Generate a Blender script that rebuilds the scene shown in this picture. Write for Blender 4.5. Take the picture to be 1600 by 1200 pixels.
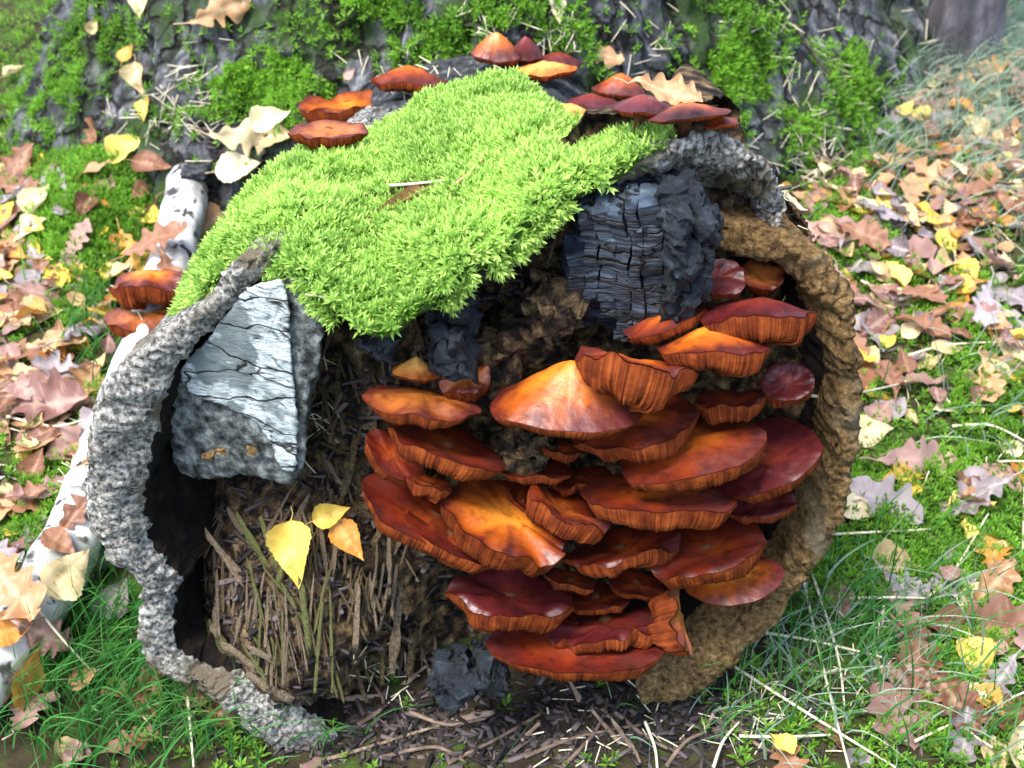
import bpy, math, random
import numpy as np
from mathutils import Vector, Matrix, Quaternion
from mathutils.bvhtree import BVHTree

random.seed(7); RNG = np.random.default_rng(7)
for o in list(bpy.data.objects): bpy.data.objects.remove(o)
S = bpy.context.scene; COL = S.collection

# ------------------------------------------------------------------ camera
PITCH = math.radians(40.0); F = 2084.0; D = 0.834
P0 = np.array([0, 0, 0.246])
VIEW = np.array([0, math.cos(PITCH), -math.sin(PITCH)])
CUP = np.array([0, math.sin(PITCH), math.cos(PITCH)])
CRT = np.array([1.0, 0, 0])
CAM = P0 - D*VIEW
cd = bpy.data.cameras.new('camera'); cam = bpy.data.objects.new('camera', cd); COL.objects.link(cam)
cam.location = CAM; cam.rotation_euler = (math.pi/2-PITCH, 0, 0)
cd.sensor_width = 36; cd.lens = 36*F/1600; cd.clip_start = 0.01; cd.clip_end = 300
cd.dof.use_dof = True; cd.dof.focus_distance = 0.84; cd.dof.aperture_fstop = 13
S.camera = cam
# ------------------------------------------------------------------ sky and sun
SUN_DIR = Vector((-0.30, -0.22, 0.88)).normalized()
W = bpy.data.worlds.new('World'); S.world = W; W.use_nodes = True
nt = W.node_tree; bg = nt.nodes['Background']
sky = nt.nodes.new('ShaderNodeTexSky'); sky.sky_type = 'NISHITA'; sky.sun_disc = False
sky.sun_elevation = math.asin(SUN_DIR.z); sky.sun_rotation = math.atan2(SUN_DIR.x, SUN_DIR.y)
sky.air_density = 1.0; sky.dust_density = 2.5; sky.ozone_density = 1.0
nt.links.new(sky.outputs[0], bg.inputs[0]); bg.inputs[1].default_value = 0.14
sl = bpy.data.lights.new('sun', 'SUN'); sl.energy = 1.5; sl.angle = math.radians(22); sl.color = (1, .97, .92)
so = bpy.data.objects.new('sun', sl); COL.objects.link(so)
so.rotation_euler = (-SUN_DIR).to_track_quat('-Z', 'Y').to_euler(); so.location = (-1, .5, 2)
vs = S.view_settings; vs.view_transform = 'Standard'; vs.look = 'None'; vs.gamma = 1; vs.use_curve_mapping = False
vs.exposure = 1.88

# ------------------------------------------------------------------ helpers: pixels to places
def ray(px, py):
    d = VIEW + CRT*((px-800)/F) - CUP*((py-600)/F)
    return d/np.linalg.norm(d)
def atY(px, py, y):
    d = ray(px, py); return CAM + d*((y-CAM[1])/d[1])
def atZ(px, py, z):
    d = ray(px, py); return CAM + d*((z-CAM[2])/d[2])
def pxs(p):                       # metres per pixel at a place
    return float(np.dot(np.asarray(p)-CAM, VIEW))/F

# ------------------------------------------------------------------ numpy noise
def _h(ix, iy, iz, s):
    n = (ix.astype(np.int64)*374761393 + iy.astype(np.int64)*668265263 + iz.astype(np.int64)*2147483647 + s*974634777) & 0xffffffff
    n = ((n ^ (n >> 13))*1274126177) & 0xffffffff
    n = ((n ^ (n >> 16))*2246822519) & 0xffffffff
    return ((n ^ (n >> 15)) & 0xffffff)/float(0xffffff)*2-1
def vnoise(P, s=0):
    P = np.asarray(P, float); i = np.floor(P); f = P-i; u = f*f*(3-2*f); i = i.astype(np.int64)
    r = 0
    for dx in (0, 1):
        wx = u[:, 0] if dx else 1-u[:, 0]
        for dy in (0, 1):
            wy = u[:, 1] if dy else 1-u[:, 1]
            for dz in (0, 1):
                wz = u[:, 2] if dz else 1-u[:, 2]
                r = r + wx*wy*wz*_h(i[:, 0]+dx, i[:, 1]+dy, i[:, 2]+dz, s)
    return r
def fbm(P, sc, octv=3, s=0, gain=.5):
    P = np.asarray(P, float); a = 1; r = 0; t = 0
    for k in range(octv):
        r = r + a*vnoise(P*sc+17.3*k, s+k); t += a; a *= gain; sc = sc*2.03
    return r/t
def vfbm(P, sc, octv=3, s=0):
    return np.stack([fbm(P, sc, octv, s+11*k) for k in range(3)], 1)

# ------------------------------------------------------------------ helpers: objects
def tag(o, label=None, cat=None, group=None, kind=None):
    if label: o['label'] = label
    if cat: o['category'] = cat
    if group: o['group'] = group
    if kind: o['kind'] = kind
    return o
def meshdata(name, V, Fc, mats=(), smooth=True, attrs=None, midx=None):
    me = bpy.data.meshes.new(name)
    V = np.asarray(V, np.float32); Fc = np.asarray(Fc, np.int32); k = Fc.shape[1]; n = len(Fc)
    me.vertices.add(len(V)); me.vertices.foreach_set('co', V.ravel())
    me.loops.add(n*k); me.loops.foreach_set('vertex_index', Fc.ravel())
    me.polygons.add(n); me.polygons.foreach_set('loop_start', np.arange(n, dtype=np.int32)*k)
    me.polygons.foreach_set('loop_total', np.full(n, k, np.int32))
    if smooth: me.polygons.foreach_set('use_smooth', np.ones(n, bool))
    for m in mats: me.materials.append(m)
    if midx is not None: me.polygons.foreach_set('material_index', np.asarray(midx, np.int32))
    for a, v in (attrs or {}).items():
        at = me.attributes.new(a, 'FLOAT', 'POINT'); at.data.foreach_set('value', np.asarray(v, np.float32))
    me.update(calc_edges=True); me.validate()
    return me
def link(name, data, parent=None):
    o = bpy.data.objects.new(name, data); COL.objects.link(o)
    if parent is not None: o.parent = parent
    return o
def mk(name, V, Fc, mats=(), parent=None, smooth=True, attrs=None, midx=None):
    if not isinstance(mats, (list, tuple)): mats = [mats]
    V = np.asarray(V, float)
    if parent is not None: V = V - np.array(parent.matrix_world.translation if parent.parent is None else parent['_o'])
    o = link(name, meshdata(name, V, Fc, mats, smooth, attrs, midx), parent)
    return o
def empty(name, loc):
    o = link(name, None); o.location = Vector([float(c) for c in loc]); o.empty_display_size = .01
    o.matrix_world = Matrix.Translation(o.location)
    return o
def gridF(nr, nc, close=False, off=0):
    r = np.arange(nr-1)[:, None]; c = np.arange(nc if close else nc-1)[None]
    a = r*nc+c; b = r*nc+(c+1) % nc
    return np.stack([a, b, b+nc, a+nc], -1).reshape(-1, 4)+off
def tube(pts, rad, n=6):
    pts = np.asarray(pts, float); rad = np.broadcast_to(rad, (len(pts),)); V = []
    t = np.gradient(pts, axis=0); t /= np.linalg.norm(t, axis=1)[:, None]+1e-12
    ref = np.array([0, 0, 1.0]) if abs(t[0][2]) < .9 else np.array([1.0, 0, 0])
    a = np.cross(t, ref); a /= np.linalg.norm(a, axis=1)[:, None]+1e-12; b = np.cross(t, a)
    th = np.linspace(0, 2*np.pi, n, endpoint=False)
    V = pts[:, None]+rad[:, None, None]*(a[:, None]*np.cos(th)[None, :, None]+b[:, None]*np.sin(th)[None, :, None])
    V = V.reshape(-1, 3); Fq = gridF(len(pts), n, True)
    V = np.vstack([V, pts[:1], pts[-1:]]); k = len(pts)*n
    i = np.arange(n); j = (i+1) % n
    c0 = np.stack([j, i, np.full(n, k), np.full(n, k)], 1); c1 = np.stack([i+k-n, j+k-n, np.full(n, k+1), np.full(n, k+1)], 1)
    return V, Fq, (c0[:, :3], c1[:, :3])
def tris(Fq): return np.vstack([Fq[:, [0, 1, 2]], Fq[:, [0, 2, 3]]])
def tubeT(pts, rad, n=6):
    V, Fq, (a, b) = tube(pts, rad, n); return V, np.vstack([tris(Fq), a, b])
class Bag:
    def __init__(s): s.V = []; s.F = []; s.n = 0; s.A = []
    def add(s, V, Fc, a=0.0):
        s.V.append(np.asarray(V)); s.F.append(np.asarray(Fc)+s.n); s.n += len(V); s.A.append(np.full(len(V), a))
    def get(s): return np.vstack(s.V), np.vstack(s.F), np.concatenate(s.A)
def smoothcurve(pts, n):
    pts = np.asarray(pts, float); m = len(pts)
    u = np.linspace(0, m-1, n); i = np.clip(np.floor(u).astype(int), 0, m-2); f = (u-i)[:, None]
    p = lambda k: pts[np.clip(k, 0, m-1)]
    a, b, c, d = p(i-1), p(i), p(i+1), p(i+2)
    return .5*((2*b)+(c-a)*f+(2*a-5*b+4*c-d)*f**2+(3*b-a-3*c+d)*f**3)

# ------------------------------------------------------------------ materials
def nodes(name):
    m = bpy.data.materials.new(name); m.use_nodes = True; t = m.node_tree
    return m, t, t.nodes['Principled BSDF'], lambda k: t.nodes.new(k), t.links.new
def ramp(new, stops):
    r = new('ShaderNodeValToRGB'); e = r.color_ramp.elements
    while len(e) < len(stops): e.new(.5)
    for i, (p, c) in enumerate(stops): e[i].position = p; e[i].color = (*c, 1)
    return r
def rmat(name, stops, sc=40, det=6, rough=.85, bsc=200, bst=.5, bd=.002, stretch=(1, 1, 1), spec=.25, attr=None, attrmix=.5, sc2=None, c2=None, dist=0, coat=0, crack=None, cw=.075):
    m, t, b, new, L = nodes(name)
    tc = new('ShaderNodeTexCoord'); mp = new('ShaderNodeMapping'); mp.inputs['Scale'].default_value = stretch
    L(tc.outputs['Object'], mp.inputs['Vector'])
    n = new('ShaderNodeTexNoise'); n.inputs['Scale'].default_value = sc; n.inputs['Detail'].default_value = det
    n.inputs['Roughness'].default_value = .62; n.inputs['Distortion'].default_value = dist
    L(mp.outputs[0], n.inputs['Vector'])
    r = ramp(new, stops); fac = n.outputs['Fac']
    if attr:
        a = new('ShaderNodeAttribute'); a.attribute_name = attr
        mx = new('ShaderNodeMix'); mx.inputs[0].default_value = attrmix
        L(fac, mx.inputs[2]); L(a.outputs['Fac'], mx.inputs[3]); fac = mx.outputs[0]
    L(fac, r.inputs[0]); colr = r.outputs[0]
    if c2:
        n2 = new('ShaderNodeTexNoise'); n2.inputs['Scale'].default_value = sc2; n2.inputs['Detail'].default_value = 5
        L(tc.outputs['Object'], n2.inputs['Vector'])
        r2 = ramp(new, [(c2[1], (0, 0, 0)), (c2[1]+c2[2], (1, 1, 1))]); L(n2.outputs['Fac'], r2.inputs[0])
        mc = new('ShaderNodeMix'); mc.data_type = 'RGBA'; L(r2.outputs[0], mc.inputs[0]); L(colr, mc.inputs[6]); mc.inputs[7].default_value = (*c2[0], 1)
        colr = mc.outputs[2]
    hgt = None
    if crack:
        wn = new('ShaderNodeTexNoise'); wn.inputs['Scale'].default_value = 40; wn.inputs['Detail'].default_value = 4; L(tc.outputs['Object'], wn.inputs['Vector'])
        vm = new('ShaderNodeVectorMath'); vm.operation = 'MULTIPLY_ADD'; vm.inputs[1].default_value = (.03,)*3; L(wn.outputs['Color'], vm.inputs[0]); L(mp.outputs[0], vm.inputs[2])
        vo = new('ShaderNodeTexVoronoi'); vo.feature = 'DISTANCE_TO_EDGE'; vo.inputs['Scale'].default_value = crack; L(vm.outputs[0], vo.inputs['Vector'])
        rc = ramp(new, [(.0, (0, 0, 0)), (cw, (1, 1, 1))]); L(vo.outputs['Distance'], rc.inputs[0]); hgt = rc.outputs[0]
        mk_ = new('ShaderNodeMix'); mk_.data_type = 'RGBA'; L(hgt, mk_.inputs[0]); L(colr, mk_.inputs[7]); mk_.inputs[6].default_value = (.02, .016, .012, 1); colr = mk_.outputs[2]
    L(colr, b.inputs['Base Color'])
    b.inputs['Roughness'].default_value = rough; b.inputs['Specular IOR Level'].default_value = spec
    b.inputs['Coat Weight'].default_value = coat
    if bst:
        n3 = new('ShaderNodeTexNoise'); n3.inputs['Scale'].default_value = bsc; n3.inputs['Detail'].default_value = 8; n3.inputs['Roughness'].default_value = .7
        L(mp.outputs[0], n3.inputs['Vector'])
        bp = new('ShaderNodeBump'); bp.inputs['Strength'].default_value = bst; bp.inputs['Distance'].default_value = bd
        if hgt is None: L(n3.outputs['Fac'], bp.inputs['Height'])
        else:
            ma = new('ShaderNodeMath'); ma.operation = 'MULTIPLY_ADD'; ma.inputs[1].default_value = 1.2; L(hgt, ma.inputs[0]); L(n3.outputs['Fac'], ma.inputs[2]); L(ma.outputs[0], bp.inputs['Height'])
        L(bp.outputs[0], b.inputs['Normal'])
    return m
def foliage(name, c0, c1, attr='tint', rough=.55, trans=.35):
    m, t, b, new, L = nodes(name)
    a = new('ShaderNodeAttribute'); a.attribute_name = attr
    r = ramp(new, [(0, c0), (1, c1)]); L(a.outputs['Fac'], r.inputs[0]); L(r.outputs[0], b.inputs['Base Color'])
    b.inputs['Roughness'].default_value = rough; b.inputs['Specular IOR Level'].default_value = .3
    tr = new('ShaderNodeBsdfTranslucent'); L(r.outputs[0], tr.inputs[0])
    mx = new('ShaderNodeMixShader'); mx.inputs[0].default_value = trans
    L(b.outputs[0], mx.inputs[1]); L(tr.outputs[0], mx.inputs[2]); L(mx.outputs[0], t.nodes['Material Output'].inputs[0])
    return m
M = {}
M['ground'] = rmat('soil_and_moss', [(.3, (.018, .012, .008)), (.5, (.05, .04, .018)), (.62, (.05, .1, .012)), (.75, (.09, .2, .02))], 22, 8, .95, 260, 1, .004)
M['barkgrey'] = rmat('grey_bark', [(.32, (.035, .032, .027)), (.44, (.17, .16, .14)), (.54, (.40, .385, .34)), (.68, (.74, .72, .65))], 300, 5, .9, 420, 1, .004, c2=((.17, .14, .09), .53, .12), sc2=22)
M['barkdark'] = rmat('dark_bark', [(.35, (.008, .008, .01)), (.55, (.05, .055, .06)), (.72, (.2, .21, .2))], 130, 6, .85, 260, 1, .003)
M['barktan'] = rmat('tan_dusted_bark', [(.32, (.04, .022, .008)), (.46, (.17, .1, .035)), (.58, (.29, .18, .07)), (.72, (.44, .32, .16))], 260, 6, .95, 380, 1, .005, c2=((.24, .22, .15), .56, .16), sc2=16)
M['stump'] = rmat('stump_bark', [(.28, (.012, .014, .016)), (.45, (.055, .06, .062)), (.58, (.16, .165, .175)), (.75, (.44, .45, .47))], 60, 8, .9, 160, 1, .008, (1, 1, .45), c2=((.045, .085, .018), .48, .14), sc2=11, crack=20)
M['farbark'] = rmat('far_trunk_bark', [(.3, (.02, .02, .02)), (.55, (.12, .11, .12)), (.75, (.3, .28, .3))], 30, 6, .9, 60, 1, .01, (1, 1, .3))
M['rot'] = rmat('rotten_wood', [(.36, (.004, .003, .003)), (.46, (.035, .022, .012)), (.57, (.17, .11, .05)), (.72, (.42, .3, .155))], 85, 9, .95, 220, 1, .006)
M['rotshade'] = rmat('rot_gap_shade', [(.4, (.003, .002, .002)), (.6, (.02, .012, .007)), (.8, (.07, .045, .02))], 75, 8, .95, 220, 1, .006)  # dark inner rot, blackened further to paint in the shade of the gap
M['slabgrey'] = rmat('mottled_grey_bark', [(.36, (.012, .013, .013)), (.5, (.1, .11, .105)), (.66, (.33, .36, .34))], 120, 8, .85, 200, 1, .003)
M['splinter'] = rmat('splintered_wood', [(.32, (.03, .018, .008)), (.46, (.17, .11, .05)), (.66, (.48, .36, .2))], 45, 8, .9, 240, 1, .004, (3, 3, .5), c2=((.07, .1, .02), .58, .06), sc2=16)
M['splintergrey'] = rmat('weathered_splinter', [(.32, (.05, .032, .018)), (.46, (.27, .19, .115)), (.64, (.62, .50, .34))], 45, 8, .9, 240, 1, .004, (3, 3, .5))
M['splintermoss'] = rmat('mossy_splinter', [(.32, (.025, .035, .01)), (.46, (.12, .13, .035)), (.66, (.34, .33, .13))], 60, 6, .9, 300, 1, .002, (3, 3, .4))
M['char'] = rmat('charred_wood', [(.3, (.003, .004, .006)), (.44, (.014, .021, .032)), (.55, (.05, .075, .11)), (.72, (.15, .19, .23))], 50, 8, .6, 70, 1, .006, (.5, .5, 5), spec=.4, crack=34, cw=.06)
M['charlump'] = rmat('charcoal_lump', [(.3, (.002, .003, .005)), (.55, (.010, .016, .023)), (.78, (.06, .085, .11))], 90, 6, .6, 200, 1, .004, spec=.45)
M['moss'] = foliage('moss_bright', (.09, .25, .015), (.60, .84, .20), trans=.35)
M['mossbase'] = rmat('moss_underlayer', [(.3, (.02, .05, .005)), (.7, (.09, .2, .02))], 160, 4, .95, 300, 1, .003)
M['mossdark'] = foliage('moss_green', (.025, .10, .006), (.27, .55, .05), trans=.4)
M['grass'] = foliage('grass_blades', (.02, .11, .02), (.11, .36, .07), trans=.4)
M['grasspale'] = foliage('pale_grass', (.14, .26, .15), (.5, .62, .48), trans=.4)
M['straw'] = rmat('straw', [(.3, (.5, .44, .28)), (.7, (.8, .74, .55))], 50, 3, .6, 0, 0)
M['strawbrown'] = rmat('brown_straw', [(.3, (.3, .17, .07)), (.7, (.55, .38, .2))], 50, 3, .6, 0, 0)
M['twig'] = rmat('twig_bark', [(.3, (.05, .03, .02)), (.7, (.26, .19, .14))], 80, 4, .8, 300, .6, .001)
M['chip'] = rmat('wood_chip', [(.3, (.1, .06, .04)), (.7, (.4, .3, .22))], 90, 5, .9, 300, 1, .001)
M['debris'] = foliage('dark_debris', (.010, .008, .008), (.13, .105, .10), rough=.8, trans=.05)

def birchmat():
    m, t, b, new, L = nodes('birch_bark')
    tc = new('ShaderNodeTexCoord'); mp = new('ShaderNodeMapping'); mp.inputs['Scale'].default_value = (1, .22, 1); L(tc.outputs['UV'], mp.inputs[0])
    def nz(sc, vec, d=5):
        n = new('ShaderNodeTexNoise'); n.inputs['Scale'].default_value = sc; n.inputs['Detail'].default_value = d; L(vec, n.inputs['Vector']); return n
    mp.inputs['Scale'].default_value = (60, 8, 1)
    a = nz(1, mp.outputs[0], 3); r1 = ramp(new, [(.55, (0, 0, 0)), (.63, (1, 1, 1))]); L(a.outputs['Fac'], r1.inputs[0])
    c = nz(30, tc.outputs['Object'], 8); r2 = ramp(new, [(.35, (.3, .3, .28)), (.58, (.74, .75, .72))]); L(c.outputs['Fac'], r2.inputs[0])
    mx = new('ShaderNodeMix'); mx.data_type = 'RGBA'; L(r1.outputs[0], mx.inputs[0]); L(r2.outputs[0], mx.inputs[6]); mx.inputs[7].default_value = (.035, .03, .028, 1)
    d = nz(14, tc.outputs['Object'], 7); r3 = ramp(new, [(.50, (0, 0, 0)), (.66, (1, 1, 1))]); L(d.outputs['Fac'], r3.inputs[0])
    m2 = new('ShaderNodeMix'); m2.data_type = 'RGBA'; L(r3.outputs[0], m2.inputs[0]); L(mx.outputs[2], m2.inputs[6]); m2.inputs[7].default_value = (.22, .24, .21, 1)
    L(m2.outputs[2], b.inputs['Base Color']); b.inputs['Roughness'].default_value = .7
    bp = new('ShaderNodeBump'); bp.inputs['Strength'].default_value = .6; bp.inputs['Distance'].default_value = .002; L(c.outputs['Fac'], bp.inputs['Height']); L(bp.outputs[0], b.inputs['Normal'])
    return m
M['birch'] = birchmat()
M['white'] = rmat('white_bark_sheet', [(.36, (.03, .035, .035)), (.43, (.36, .41, .41)), (.50, (.64, .72, .72)), (.66, (.80, .84, .82))], 40, 10, .7, 150, 1, .004, (1, 1, 3.0), dist=2.2, c2=((.2, .24, .24), .55, .05), sc2=30, crack=13, cw=.022)

def capmat(name, rimc, midc, cenc, rough=.3):
    m, t, b, new, L = nodes(name)
    a = new('ShaderNodeAttribute'); a.attribute_name = 'rad'
    tc = new('ShaderNodeTexCoord'); n = new('ShaderNodeTexNoise'); n.inputs['Scale'].default_value = 45; n.inputs['Detail'].default_value = 6
    L(tc.outputs['Object'], n.inputs['Vector'])
    ad = new('ShaderNodeMath'); ad.operation = 'MULTIPLY_ADD'; ad.inputs[1].default_value = 1.2; L(n.outputs['Fac'], ad.inputs[0]); 
    sb = new('ShaderNodeMath'); sb.operation = 'SUBTRACT'; sb.inputs[1].default_value = .6; L(a.outputs['Fac'], sb.inputs[0]); L(sb.outputs[0], ad.inputs[2])
    r = ramp(new, [(.12, cenc), (.55, midc), (.98, rimc)]); L(ad.outputs[0], r.inputs[0])
    n4 = new('ShaderNodeTexNoise'); n4.inputs['Scale'].default_value = 130; n4.inputs['Detail'].default_value = 3; L(tc.outputs['Object'], n4.inputs['Vector'])
    r4 = ramp(new, [(.5, (1, 1, 1)), (.7, (.4, .3, .28))]); L(n4.outputs['Fac'], r4.inputs[0])
    mu = new('ShaderNodeMix'); mu.data_type = 'RGBA'; mu.blend_type = 'MULTIPLY'; mu.inputs[0].default_value = .8; L(r.outputs[0], mu.inputs[6]); L(r4.outputs[0], mu.inputs[7])
    L(mu.outputs[2], b.inputs['Base Color'])
    b.inputs['Specular IOR Level'].default_value = .5
    rr = ramp(new, [(.3, (rough*.8,)*3), (.7, (min(1, rough*1.5),)*3)]); L(n.outputs['Fac'], rr.inputs[0]); L(rr.outputs[0], b.inputs['Roughness'])
    b.inputs['Coat Weight'].default_value = .06; b.inputs['Coat Roughness'].default_value = .34
    b.inputs['Subsurface Weight'].default_value = .08; b.inputs['Subsurface Radius'].default_value = (.004, .0015, .0005); b.inputs['Subsurface Scale'].default_value = 1
    n3 = new('ShaderNodeTexNoise'); n3.inputs['Scale'].default_value = 160; n3.inputs['Detail'].default_value = 5; L(tc.outputs['Object'], n3.inputs['Vector'])
    bp = new('ShaderNodeBump'); bp.inputs['Strength'].default_value = .5; bp.inputs['Distance'].default_value = .0015; L(n3.outputs['Fac'], bp.inputs['Height']); L(bp.outputs[0], b.inputs['Normal'])
    return m
M['orange'] = capmat('cap_orange', (.09, .009, .005), (.40, .085, .007), (.68, .22, .02), .38)
M['rust'] = capmat('cap_rust', (.085, .008, .003), (.24, .033, .004), (.48, .11, .009), .46)
M['dark'] = capmat('cap_dark_red', (.07, .007, .003), (.15, .016, .005), (.30, .05, .008), .42)
M['purple'] = capmat('cap_maroon', (.07, .006, .006), (.10, .011, .012), (.19, .026, .014), .38)
M['brown'] = capmat('cap_brown', (.10, .014, .008), (.36, .10, .018), (.42, .13, .02), .4)
M['gold'] = capmat('cap_golden', (.5, .13, .02), (.72, .3, .06), (.8, .42, .1), .4)
def gillmat():
    m, t, b, new, L = nodes('gills')
    a = new('ShaderNodeAttribute'); a.attribute_name = 'rib'
    tc = new('ShaderNodeTexCoord'); n = new('ShaderNodeTexNoise'); n.inputs['Scale'].default_value = 110; n.inputs['Detail'].default_value = 6; L(tc.outputs['Object'], n.inputs['Vector'])
    mx = new('ShaderNodeMix'); mx.inputs[0].default_value = .62; L(a.outputs['Fac'], mx.inputs[2]); L(n.outputs['Fac'], mx.inputs[3])
    r = ramp(new, [(.25, (.028, .0045, .001)), (.45, (.105, .018, .003)), (.6, (.19, .04, .007)), (.85, (.31, .09, .018))]); L(mx.outputs[0], r.inputs[0])
    L(r.outputs[0], b.inputs['Base Color']); b.inputs['Roughness'].default_value = .8; b.inputs['Specular IOR Level'].default_value = .12
    n3 = new('ShaderNodeTexNoise'); n3.inputs['Scale'].default_value = 420; n3.inputs['Detail'].default_value = 3; L(tc.outputs['Object'], n3.inputs['Vector'])
    bp = new('ShaderNodeBump'); bp.inputs['Strength'].default_value = .5; bp.inputs['Distance'].default_value = .001; L(n3.outputs['Fac'], bp.inputs['Height']); L(bp.outputs[0], b.inputs['Normal'])
    return m
M['gills'] = gillmat()
M['stem'] = rmat('mushroom_stem', [(.3, (.08, .025, .008)), (.7, (.24, .09, .03))], 80, 4, .7, 200, .6, .001, (1, 1, .3))
def leafmat(name, c0, c1, cv, spots=.66):
    m, t, b, new, L = nodes(name)
    tc = new('ShaderNodeTexCoord'); oi = new('ShaderNodeObjectInfo')
    n = new('ShaderNodeTexNoise'); n.noise_dimensions = '4D'; n.inputs['Scale'].default_value = 3; n.inputs['Detail'].default_value = 5
    L(tc.outputs['UV'], n.inputs['Vector']); ml = new('ShaderNodeMath'); ml.operation = 'MULTIPLY'; ml.inputs[1].default_value = 37; L(oi.outputs['Random'], ml.inputs[0]); L(ml.outputs[0], n.inputs['W'])
    mx = new('ShaderNodeMix'); mx.inputs[0].default_value = .45; L(n.outputs['Fac'], mx.inputs[2]); L(oi.outputs['Random'], mx.inputs[3])
    r = ramp(new, [(.28, c0), (.66, c1)]); L(mx.outputs[0], r.inputs[0])
    a = new('ShaderNodeAttribute'); a.attribute_name = 'vein'
    mv = new('ShaderNodeMix'); mv.data_type = 'RGBA'; L(a.outputs['Fac'], mv.inputs[0]); L(r.outputs[0], mv.inputs[6]); mv.inputs[7].default_value = (*cv, 1)
    n2 = new('ShaderNodeTexNoise'); n2.noise_dimensions = '4D'; n2.inputs['Scale'].default_value = 9; n2.inputs['Detail'].default_value = 4; L(tc.outputs['UV'], n2.inputs['Vector']); L(ml.outputs[0], n2.inputs['W'])
    r2 = ramp(new, [(spots, (1, 1, 1)), (spots+.06, (.25, .17, .12))]); L(n2.outputs['Fac'], r2.inputs[0])
    mu = new('ShaderNodeMix'); mu.data_type = 'RGBA'; mu.blend_type = 'MULTIPLY'; mu.inputs[0].default_value = .8; L(mv.outputs[2], mu.inputs[6]); L(r2.outputs[0], mu.inputs[7])
    L(mu.outputs[2], b.inputs['Base Color']); b.inputs['Roughness'].default_value = .5; b.inputs['Specular IOR Level'].default_value = .4
    tr = new('ShaderNodeBsdfTranslucent'); L(mu.outputs[2], tr.inputs[0]); ms = new('ShaderNodeMixShader'); ms.inputs[0].default_value = .25
    L(b.outputs[0], ms.inputs[1]); L(tr.outputs[0], ms.inputs[2]); L(ms.outputs[0], t.nodes['Material Output'].inputs[0])
    return m
LM = {
 'yellow': leafmat('leaf_yellow', (.72, .46, .06), (.82, .66, .16), (.7, .5, .12)),
 'cream': leafmat('leaf_cream', (.52, .38, .17), (.76, .65, .40), (.75, .6, .35)),
 'tan': leafmat('leaf_tan', (.34, .16, .065), (.54, .32, .15), (.62, .42, .24)),
 'pink': leafmat('leaf_pinkish', (.21, .10, .08), (.42, .25, .21), (.46, .3, .23)),
 'brown': leafmat('leaf_brown', (.13, .05, .025), (.30, .14, .075), (.38, .2, .12)),
 'lilac': leafmat('leaf_grey_lilac', (.17, .135, .14), (.42, .36, .37), (.45, .38, .37)),
 'orange': leafmat('leaf_orange', (.52, .19, .03), (.66, .33, .06), (.6, .35, .1)),
}

# ------------------------------------------------------------------ ground
GZ = -0.03
LUMPS = [(atZ(165, 345, -.03)[:2], .10, .05), (atZ(430, 120, -.03)[:2], .12, .04), (atZ(1290, 350, -.03)[:2], .1, .02), (atZ(1330, 860, -.03)[:2], .07, .012), (atZ(380, 250, -.03)[:2], .12, .05)]
def gz(x, y):
    x = np.atleast_1d(np.asarray(x, float)); y = np.atleast_1d(np.asarray(y, float))
    P = np.stack([x, y, np.zeros_like(x)], 1)
    r = np.hypot(x, y)
    z = GZ+fbm(P, 5, 3, 3)*.014+fbm(P, 30, 2, 9)*.005 + np.clip(r-2, 0, 40)*fbm(P, .25, 2, 4)*.06
    for c, s, h in LUMPS: z = z+h*np.exp(-((x-c[0])**2+(y-c[1])**2)/(2*s*s)*1.6)
    return z
n = 240
a = np.linspace(-1, 1, n); g = np.sign(a)*(np.abs(a)*1.1+np.abs(a)**5*30)
X, Y = np.meshgrid(g, g+.4); xs, ys = X.ravel(), Y.ravel()
gv = np.stack([xs, ys, gz(xs, ys)], 1); gf = gridF(n, n)
tag(mk('ground', gv, gf, M['ground']), kind='structure')

# ------------------------------------------------------------------ tree stump behind the log
def stump():
    c = np.array([-.06, 1.06]); nth, nz_ = 520, 130
    th = np.linspace(0, 2*np.pi, nth, endpoint=False); s = np.linspace(0, 1, nz_)
    T, Sg = np.meshgrid(th, s)
    Zt = -.1+.62*Sg**1.25
    lob = 1+.045*np.cos(5*T+.6)+.04*np.cos(3*T-1.2)+.02*np.cos(9*T)
    zz = np.clip(Zt, -.1, 1)
    prof = .37+.24*np.clip(1-(zz+.03)/.42, 0, 1.2)**1.15
    R = prof*(1+(lob-1)*np.clip(1.25-zz*1.5, .2, 1))
    top = Sg > .93; R = np.where(top, R*(1-(Sg-.93)/.07*.98), R); Zt = np.where(top, Zt[int(.93*nz_)][None]+fbm(np.stack([R.ravel()*np.cos(T.ravel()), R.ravel()*np.sin(T.ravel()), 0*R.ravel()], 1), 9, 3).reshape(R.shape)*.05, Zt)
    V = np.stack([c[0]+R*np.cos(T), c[1]+R*np.sin(T), Zt], -1).reshape(-1, 3)
    nrm = np.stack([np.cos(T), np.sin(T), 0*T], -1).reshape(-1, 3)
    Pn = V*np.array([1, 1, .45])
    d = fbm(Pn, 7, 3, 5)*.03+np.abs(fbm(Pn, 22, 3, 8))*-.05+fbm(V, 70, 3, 2)*.008
    V = V+nrm*d[:, None]
    return V, gridF(nz_, nth, True)
sv, sf = stump()
st = empty('tree_stump', (-.06, 1.06, -.05)); tag(st, 'broad old tree stump with mossy grey bark behind the mushroom log', 'stump')
mk('bark', sv, sf, M['stump'], st)
bvh_st = BVHTree.FromPolygons([tuple(v) for v in sv], [tuple(f) for f in sf])
bvh_g = BVHTree.FromPolygons([tuple(v) for v in gv], [tuple(f) for f in gf])

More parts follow.
